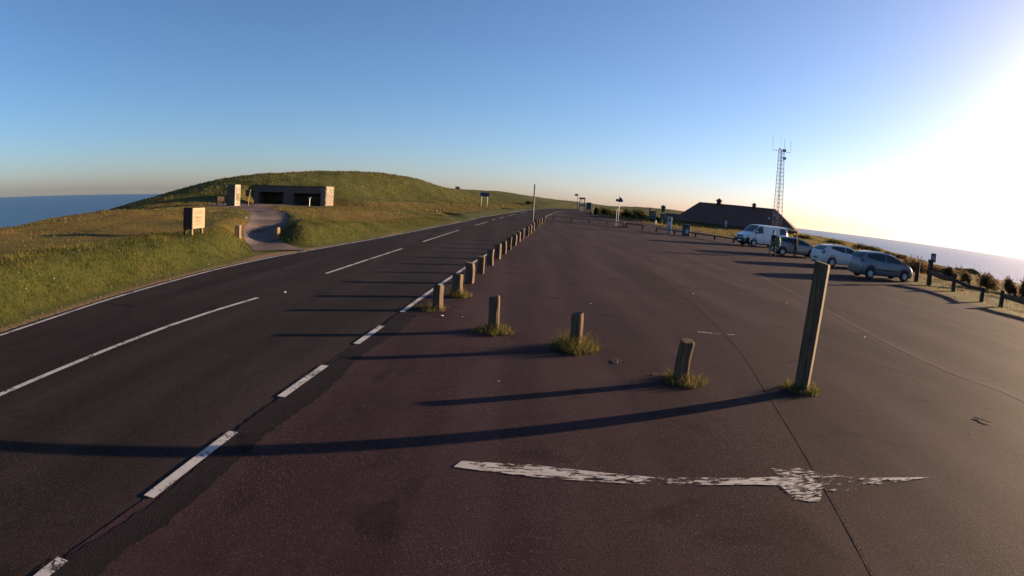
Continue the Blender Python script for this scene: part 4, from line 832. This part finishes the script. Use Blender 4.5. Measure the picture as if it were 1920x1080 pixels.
c = Car('grey_car', [(-2.0, .56), (-1.98, .88), (-1.90, 1.08), (-1.72, 1.30), (-1.5, 1.42), (-.9, 1.49), (-.2, 1.49), (.3, 1.43), (.85, 1.18), (1.2, 1.0), (1.5, .94), (1.8, .84), (1.96, .66), (2.0, .5)], 1.74, [(-2, .97), (1.2, .90), (2.1, .84)], (-1.22, 1.26), .31,
        carpaint('grey_car_paint', (.22, .22, .23), .4), (20.45, 40.5, .006), R(-12), 'grey hatchback parked next to the white van', 'car', .67)
c.common([(-1.36, -.2, lambda t: 6.15 + .3 * (1 - t) ** 2, 6.93), (-.14, 1.0, 6.13, lambda t: 6.93 - .12 * t)], (-1.86, -1.56), (.4, 1.14), (-1.97, -1.75, 5.5, 6.6), (1.5, 1.9, 5.1, 6.2), 0, (-.16, .95)); c.mirror(1.0)
for q in ('silver_car', 'white_car', 'grey_car'): bpy.data.objects[q].scale = (.925, .925, .925)
M_VAN = carpaint('white_van_paint', (.62, .63, .64))
c = Car('white_van', [(-2.44, .5), (-2.43, 1.2), (-2.40, 1.70), (-2.32, 1.88), (-2.0, 1.95), (0, 1.97), (.75, 1.95), (1.0, 1.88), (1.3, 1.62), (1.68, 1.28), (1.85, 1.17), (2.2, 1.06), (2.38, .86), (2.44, .48)], 1.90, [(-2.44, 1.16), (1.5, 1.12), (2.4, 1.0)], (-1.5, 1.5), .33, M_VAN, (22.1, 50.75, .006), R(192), 'white panel van with black bumper and its tailgate lifted', 'van', .80, .3)
for sd in (-1, 1):
    c.patch('side_window', (.52, 1.42), 6.1, lambda t: 6.95 - .02 * t, sd, M_GLASS); c.patch('tail_lamp', (-2.42, -2.30), 4.4, 6.2, sd, M_RED, .012); c.patch('headlamp', (2.02, 2.32), 5.0, 6.3, sd, M_LAMP, .012)
    for dx in (.46, 1.36): c.seam(dx, sd, 3.6, 7)
    c.handle(.62, sd); c.handle(.28, sd)
    c.patch('rear_quarter_window', (-2.16, -1.4), 6.15, 6.9, sd, M_GLASS); c.patch('black_bumper', (2.0, 2.43), 2.1, 4.7, sd, M_BLACK, .014)
c.across('windscreen', (.98, 1.66), M_GLASS); c.mirror(1.28)
MB().box((2.36, -.78, .34), (2.50, .78, .72), .05).build('front_bumper', M_BLACK, c.e); MB().box((2.40, -.5, .78), (2.45, .5, .92), .02).build('grille', M_BLACK, c.e); MB().box((2.5, -.26, .42), (2.512, .26, .54)).build('number_plate', M_WHITE, c.e)
MB().box((-2.452, -.72, .55), (-2.43, .72, 1.72)).build('load_bay_shade', M_SHADE, c.e)  # dark sheet over the closed rear, painting the shade of an open load bay
tg = MB(); mt = Matrix.Translation((-2.36, 0, 1.90)) @ Matrix.Rotation(R(-8), 4, 'Y')
for a, b in (((-1.35, -.78, -.03), (0, -.62, .03)), ((-1.35, .62, -.03), (0, .78, .03)), ((-1.35, -.62, -.03), (-.62, .62, .03)), ((-.12, -.62, -.03), (0, .62, .03))): tg.box(a, b, .01, mt)
tgo = tg.build('tailgate', M_VAN, c.e); MB().box((-.62, -.62, -.012), (-.12, .62, .012), 0, mt).build('tailgate_glass', M_GLASS, tgo)
for sd in (-1, 1): MB().tube([(-2.40, sd * .74, 1.45), (-3.0, sd * .72, 1.93)], .014, 5).build('gas_strut', M_DARKM, tgo)
# ======================= shrubs =======================
def shrub(x, y, rx, ry, rz, n, m, label, group=None, leaf=.05, stems=7, trunk=.0, seed=0, cat='shrub'):
    r = np.random.default_rng(seed + 100); z0 = gz(x, y); e = empty('shrub', (x, y, z0), 0, label, cat, group)
    cl = r.normal(0, 1, (16, 3)); cl /= np.linalg.norm(cl, axis=1)[:, None]; cl *= r.uniform(.35, .85, (16, 1)); cl[:, 2] = np.abs(cl[:, 2]) * 1.1 - .15
    c = cl[r.integers(0, 16, n)] + r.normal(0, .20, (n, 3)); k = (np.linalg.norm(c * [1, 1, .9], axis=1) < 1.05) & (c[:, 2] > -.3); c = c[k]; n = len(c)
    P = c * [rx, ry, rz] + [0, 0, trunk + rz * .35]; P[:, 0] -= .35 * np.maximum(P[:, 2], 0) * r.uniform(.5, 1.3); P[:, :2] *= 1 + .35 * r.normal(0, 1, (1, 2)).clip(-1, 1); P[:, 2] *= r.uniform(.8, 1.05); P[:, 2] = np.maximum(P[:, 2], .02)
    a = r.normal(0, 1, (n, 3)); a /= np.linalg.norm(a, axis=1)[:, None]; b = np.cross(a, r.normal(0, 1, (n, 3))); b /= np.linalg.norm(b, axis=1)[:, None]; s = leaf * r.uniform(.5, 1.5, (n, 1))
    V = np.stack([P - a * s, P + b * s * .45, P + a * s, P - b * s * .6], 1).reshape(-1, 3)
    o = raw_mesh('crown', V, np.arange(n * 4).reshape(-1, 4), m, e, False); at = o.data.attributes.new('tone', 'FLOAT', 'POINT')
    at.data.foreach_set('value', np.repeat(np.clip(.45 + r.normal(0, .25, n), 0, 1), 4).astype(np.float32))
    mb = MB()
    for q in range(stems):
        an = r.uniform(0, 6.28); f = r.uniform(.3, .8); mid = (rx * f * .4 * math.cos(an), ry * f * .4 * math.sin(an), trunk + rz * .35); tip = (rx * f * math.cos(an), ry * f * math.sin(an), trunk + rz * r.uniform(.6, 1.2))
        mb.tube([(r.normal(0, .03), r.normal(0, .03), -.08), mid, tip], [.035, .022, .008], 5)
    mb.build('stem', M_WOOD_D, e); return e
shrub(31.0, 38.5, 1.1, .9, 1.15, 2600, M_LEAF, 'round brown shrub just past the silver car bonnet', None, .07, seed=1)
shrub(33.6, 39.3, 1.5, 1.0, .75, 2600, M_LEAF, 'low brown shrub directly behind the sign post', None, .07, seed=2)
shrub(35.2, 39.0, 1.0, .8, .8, 1900, M_LEAF, 'upright brown shrub to the seaward side of the sign post', None, .07, seed=3)
shrub(36.0, 38.2, .7, .6, 1.0, 450, M_LEAF, 'thin bare topped shrub with pale twigs', None, .06, 12, seed=4)
shrub(26.6, 27.6, .42, .4, .72, 1300, M_LEAF, 'small bushy shrub behind the meeting fence post', None, .045, 6, .15, seed=5)
shrub(29.8, 28.9, 1.05, .9, .80, 2600, M_LEAF, 'wide domed brown shrub behind the end fence post', None, .06, 7, .05, seed=6)
for i, (x, y, a, h) in enumerate(((31.8, 28.6, .6, .95), (32.8, 27.6, .7, 1.05), (33.2, 25.8, .9, .9), (31.4, 24.2, 1.3, .75), (33.4, 23.4, 1.1, .95), (32.4, 26.7, 1.1, .65))):
    shrub(x, y, a, a, h, 1900, M_LEAF, 'reddish brown shrub in the hedge line past the domed shrub', 'hedge line of brown shrubs', .065, 8, seed=10 + i)
for i, (x, y, a, h) in enumerate(((43.0, 65.5, 1.3, .55), (45.2, 65.6, 1.6, .7), (46.6, 64.2, 1.0, .45), (48.5, 64.0, 1.2, .5), (41.6, 70.5, 1.2, .5), (38.6, 74.0, 1.1, .5))):
    shrub(x, y, a, a, h, 600, M_LEAFG, 'dark windblown shrub on the field ridge behind the parked cars', 'dark shrubs on the field ridge', .10, 6, seed=20 + i)
for i, (x, y, a, h, l) in enumerate(((13.6, 101.3, .9, .9, 'dark rounded shrub directly beside the pale post near the kiosk'), (14.9, 99.6, 1.1, 1.0, 'dark shrub on the near end of the grass mound'), (19.4, 93.2, 1.5, 1.35, 'large dark shrub on the slope left of the notice board'), (18.0, 95.6, 1.1, 1.0, 'dark shrub on the shoulder of the grass mound'), (21.6, 92.2, 1.0, .8, 'low dark shrub right behind the notice board'))):
    shrub(x, y, a, a, h, 900, M_LEAFG, l, None, .12, 6, seed=30 + i)
shrub(2.6, 120.5, 1.6, .8, .55, 700, M_LEAFG, 'dark low gorse patch on the hillside across the road', None, .12, 5, seed=40)
shrub(-12.6, 127.0, .45, .45, .55, 200, M_LEAFG, 'tiny lone bush on the skyline of the hill', None, .1, 4, seed=41)
bx = -30.2; shrub(-30.1, 36.2, .35, .3, .5, 160, M_LEAF, 'pale dry weed at the edge of the field above the sea', None, .05, 9, seed=42, cat='weed')

# ======================= people =======================
M_SKIN = simple('skin', (.34, .20, .14), .55, var=.04); M_HAIR = simple('dark_hair', (.02, .014, .01), .7); M_NAVY = simple('navy_cloth', (.018, .020, .034), .85); M_TROUS = simple('dark_trousers', (.022, .022, .028), .9); M_BROWN = simple('brown_coat', (.055, .038, .028), .9); M_SHOE = simple('dark_shoes', (.02, .018, .018), .6)
def person(loc, rz, J, top, legs, label, hood=None):
    verts, edges, rad = [], [], []
    def add(p, r, par=None):
        verts.append(p); rad.append(r); i = len(verts) - 1
        if par is not None: edges.append((par, i))
        return i
    pel = add((0, 0, .94), (.155, .115)); wa = add((.0, 0, 1.10), (.145, .105), pel); ch = add((.015, 0, 1.30), (.165, .12), wa); ub = add((.02, 0, 1.42), (.13, .095), ch); nk = add((.03, 0, 1.51), (.055, .055), ub)
    jaw = add((.055, 0, 1.58), (.066, .072), nk); hd = add((.045, 0, 1.665), (.083, .098), jaw); add((.03, 0, 1.735), (.062, .072), hd)
    nz = add((.135, 0, 1.635), (.014, .016), hd)
    for sd in (-1, 1):
        hp = add((J['hip'][0], sd * .095, .88), (.092, .098), pel); kn, an, toe = J['legs'][sd]
        k_ = add((kn[0], sd * .10, kn[1]), (.062, .062), hp); a_ = add((an[0], sd * .10, an[1]), (.044, .046), k_); add((toe[0], sd * .11, toe[1]), (.042, .034), a_)
        sh = add((.015, sd * .185, 1.415), (.062, .062), ub); el_, wr = J['arms'][sd]
        e_ = add((el_[0], sd * el_[1], el_[2]), (.046, .046), sh); w_ = add((wr[0], sd * wr[1], wr[2]), (.030, .033), e_)
        d = (Vector(wr) - Vector(el_)).normalized(); d = Vector((d.x, d.y * sd, d.z)); pw = Vector((wr[0], sd * wr[1], wr[2])); side = Vector((1, 0, 0)).cross(d).normalized() if abs(d.x) < .9 else Vector((0, 0, 1)); fwd = d.cross(side).normalized()
        pm = add(tuple(pw + d * .065), (.034, .020), w_)
        for q, (o_, l_) in enumerate(((-.030, .072), (-.010, .085), (.010, .080), (.028, .062))):
            b0 = add(tuple(pw + d * .105 + fwd * o_), (.009, .009), pm); add(tuple(pw + d * (.105 + l_) + fwd * o_ + side * -.022 * sd), (.008, .008), b0)
        tb = add(tuple(pw + d * .045 + fwd * .04), (.010, .010), pm); add(tuple(pw + d * .09 + fwd * .058), (.009, .009), tb)
    me = bpy.data.meshes.new('person'); me.from_pydata(verts, edges, []); o = bpy.data.objects.new('person', me); col.objects.link(o)
    sk = o.modifiers.new('skin', 'SKIN'); sk.use_smooth_shade = True; sv = me.skin_vertices[0].data
    for v, r in zip(sv, rad): v.radius = r
    sv[0].use_root = True
    ss = o.modifiers.new('sub', 'SUBSURF'); ss.levels = 2; ss.render_levels = 2
    bpy.context.view_layer.update(); dg = bpy.context.evaluated_depsgraph_get(); m2 = bpy.data.meshes.new_from_object(o.evaluated_get(dg))
    o.modifiers.clear(); o.data = m2; m2.materials.clear()
    for m in (M_SKIN, top, legs, M_SHOE): m2.materials.append(m)
    wr_ = {sd: Vector((J['arms'][sd][1][0], sd * J['arms'][sd][1][1], J['arms'][sd][1][2])) for sd in (-1, 1)}
    for p in m2.polygons:
        c = p.center; p.use_smooth = True
        if c.z > 1.505: p.material_index = 0
        elif min((c - wr_[-1]).length - .0, (c - wr_[1]).length) < .19 and any((c - wr_[s]).length < .2 and (c - wr_[s]).dot(wr_[s] - Vector((J['arms'][s][0][0], s * J['arms'][s][0][1], J['arms'][s][0][2]))) > 0 for s in (-1, 1)): p.material_index = 0
        elif c.z < .11 or c.z < min(J['legs'][s][1][1] for s in (-1, 1)) + .0: p.material_index = 3
        elif c.z < .92 and abs(c.y) < .185 : p.material_index = 2
        else: p.material_index = 1
    o.location = loc; o.rotation_euler = (0, 0, rz); tag(o, label, 'person')
    V = []; F = []; nu, nv = 14, 8                                       # hair: a cap over the back and top of the head
    for i in range(nv):
        ph = math.pi * .58 * i / (nv - 1)
        for k in range(nu):
            th = 2 * math.pi * k / nu; cut = 1 - .42 * max(0, math.cos(th)) ; V.append((.035 + .108 * math.sin(ph * cut) * math.cos(th), .094 * math.sin(ph * cut) * math.sin(th), 1.665 + .125 * math.cos(ph * cut)))
    for i in range(nv - 1):
        for k in range(nu): F.append((i * nu + k, i * nu + (k + 1) % nu, (i + 1) * nu + (k + 1) % nu, (i + 1) * nu + k))
    MB().add(V, F).build('hair', M_HAIR, o, True)
    for sd in (-1, 1): MB().lathe([(.004, -.006), (.022, 0), (.004, .006)], 8, 'y', (.03, sd * .088, 1.64)).build('ear', M_SKIN, o, True); MB().lathe([(.002, -.008), (.009, 0), (.002, .008)], 8, 'x', (.125, sd * .034, 1.665)).build('eye', M_HAIR, o, True)
    MB().box((.118, -.022, 1.578), (.126, .022, 1.586)).build('mouth', simple('lips', (.25, .10, .08), .5), o)
    return o
walk = dict(hip=(0, 0), legs={-1: ((.16, .50), (-.02, .10), (.13, .045)), 1: ((.02, .50), (-.26, .20), (-.20, .07))}, arms={-1: ((-.10, .25, 1.16), (.02, .27, .95)), 1: ((.05, .27, 1.15), (.20, .26, 1.02))})
stand = dict(hip=(0, 0), legs={-1: ((.03, .49), (0, .10), (.15, .04)), 1: ((.02, .49), (-.03, .10), (.12, .04))}, arms={-1: ((.02, .25, 1.15), (.18, .22, 1.02)), 1: ((.0, .26, 1.14), (.1, .25, .92))})
walk['legs'][-1] = ((.17, .52), (.16, .10), (.31, .045)); walk['legs'][1] = ((.0, .50), (-.24, .16), (-.13, .045))
person((17.05, 37.1, .008), R(205), walk, M_NAVY, M_TROUS, 'person in dark clothes striding across the car park with a green bag')
person((19.75, 39.05, .008), R(100), stand, M_BROWN, M_BROWN, 'person in a long brown coat standing by the grey car').scale = (.9, .9, .88)
e = empty('green_bag', (17.30, 36.93, 1.08), R(20), 0 or 'large bulging green bag carried by the striding person', 'bag')
V = []; F = []; nu, nv = 16, 10
for i in range(nv):
    ph = math.pi * i / (nv - 1)
    for k in range(nu):
        th = 2 * math.pi * k / nu; rr = (1 + .08 * math.sin(3 * th + 2 * ph)) * math.sin(ph) ** .7; V.append((.24 * rr * math.cos(th), .15 * rr * math.sin(th), .36 * math.cos(ph) * (1 + .05 * math.sin(4 * th))))
for i in range(nv - 1):
    for k in range(nu): F.append((i * nu + k, i * nu + (k + 1) % nu, (i + 1) * nu + (k + 1) % nu, (i + 1) * nu + k))
MB().add(V, F).build('bag_body', simple('green_fabric', (.045, .12, .055), .8, scale=8, bmp=.5), e, True); MB().tube([(-.05, 0, .34), (-.2, .05, .42), (-.22, .1, .2), (-.2, .1, -.1)], .02, 6).build('strap', M_NAVY, e, True)

# ======================= litter and twigs =======================
M_TWIG = simple('dry_twig', (.16, .11, .075), .9); M_PAPER = simple('pale_paper', (.55, .52, .48), .8)
def twig(x, y, L, a, sd, label):
    r = random.Random(sd); mb = MB(); P = [Vector((0, 0, .012))]
    for k in range(4): P.append(P[-1] + Vector((math.cos(a + r.uniform(-.5, .5)), math.sin(a + r.uniform(-.5, .5)), r.uniform(-.05, .12))) * L / 4)
    for p in P: p.z = max(p.z, .01)
    mb.tube(P, [.008, .007, .006, .005, .003], 5)
    for k in (1, 2, 3): q = P[k] + Vector((math.cos(a + 1.2 * (-1) ** k), math.sin(a + 1.2 * (-1) ** k), .3)) * L * .28; mb.tube([P[k], q], [.005, .002], 4)
    o = mb.build('twig', M_TWIG, None); o.location = (x, y, .008); return tag(o, label, 'twig')
twig(1.66, 8.72, .26, 1.7, 1, 'dry branching twig on the asphalt between two bollards'); twig(6.55, 6.15, .34, -1.2, 2, 'forked dark twig lying alone on the open asphalt'); twig(2.05, 8.15, .14, .3, 3, 'short twig beside the tuft of the cracked bollard')
def scrap(x, y, s, sd, label, z=.012):
    r = random.Random(sd); V = [(r.uniform(.6, 1) * s * math.cos(6.283 * k / 6), r.uniform(.5, 1) * s * math.sin(6.283 * k / 6), r.uniform(.0, .4) * s) for k in range(6)] + [(0, 0, s * .5)]
    o = MB().add(V, [(k, (k + 1) % 6, 6) for k in range(6)] + [tuple(range(5, -1, -1))]).build('litter_scrap', M_PAPER, None); o.location = (x, y, z); return tag(o, label, 'litter', 'pale scraps on the asphalt')
for i, (px, py, s) in enumerate(((6.65, 30.6, .12), (6.7, 27.8, .08), (-1.35, 11.55, .05), (-.95, 11.6, .03), (9.6, 21.5, .06), (8.1, 16.2, .05), (5.35, 17.0, .04), (-.1, 7.5, .025), (6.0, 5.6, .02), (8.0, 11.6, .04), (1.9, 14.1, .03), (10.7, 25, .06))):
    scrap(px, py, s, i, ['largest pale litter scrap, in the middle of the car park', 'pale scrap lying close to the largest litter scrap', 'flat pale scrap by the first bollard of the row', 'tiny pale crumb by the first bollard of the row'][i] if i < 4 else 'small pale scrap of litter lying on the car park asphalt')
scrap(-5.2, 12.9, .045, 40, 'dark and pale scrap lying on the road near the centre line', .036)

# ======================= haze over the sea =======================
hz = MB().box((-23000, -23000, -121.5), (23000, 23000, 22)); mh = bpy.data.materials.new('sea_haze'); mh.use_nodes = True; th = mh.node_tree; th.nodes.clear()
oh = th.nodes.new('ShaderNodeOutputMaterial'); vh = th.nodes.new('ShaderNodeVolumePrincipled'); vh.inputs['Color'].default_value = (.93, .92, .93, 1); vh.inputs['Density'].default_value = HAZE; vh.inputs['Anisotropy'].default_value = .55
th.links.new(vh.outputs[0], oh.inputs['Volume']); tag(hz.build('haze', mh), 'thin pale sea haze over the whole coast', 'haze', kind='stuff')
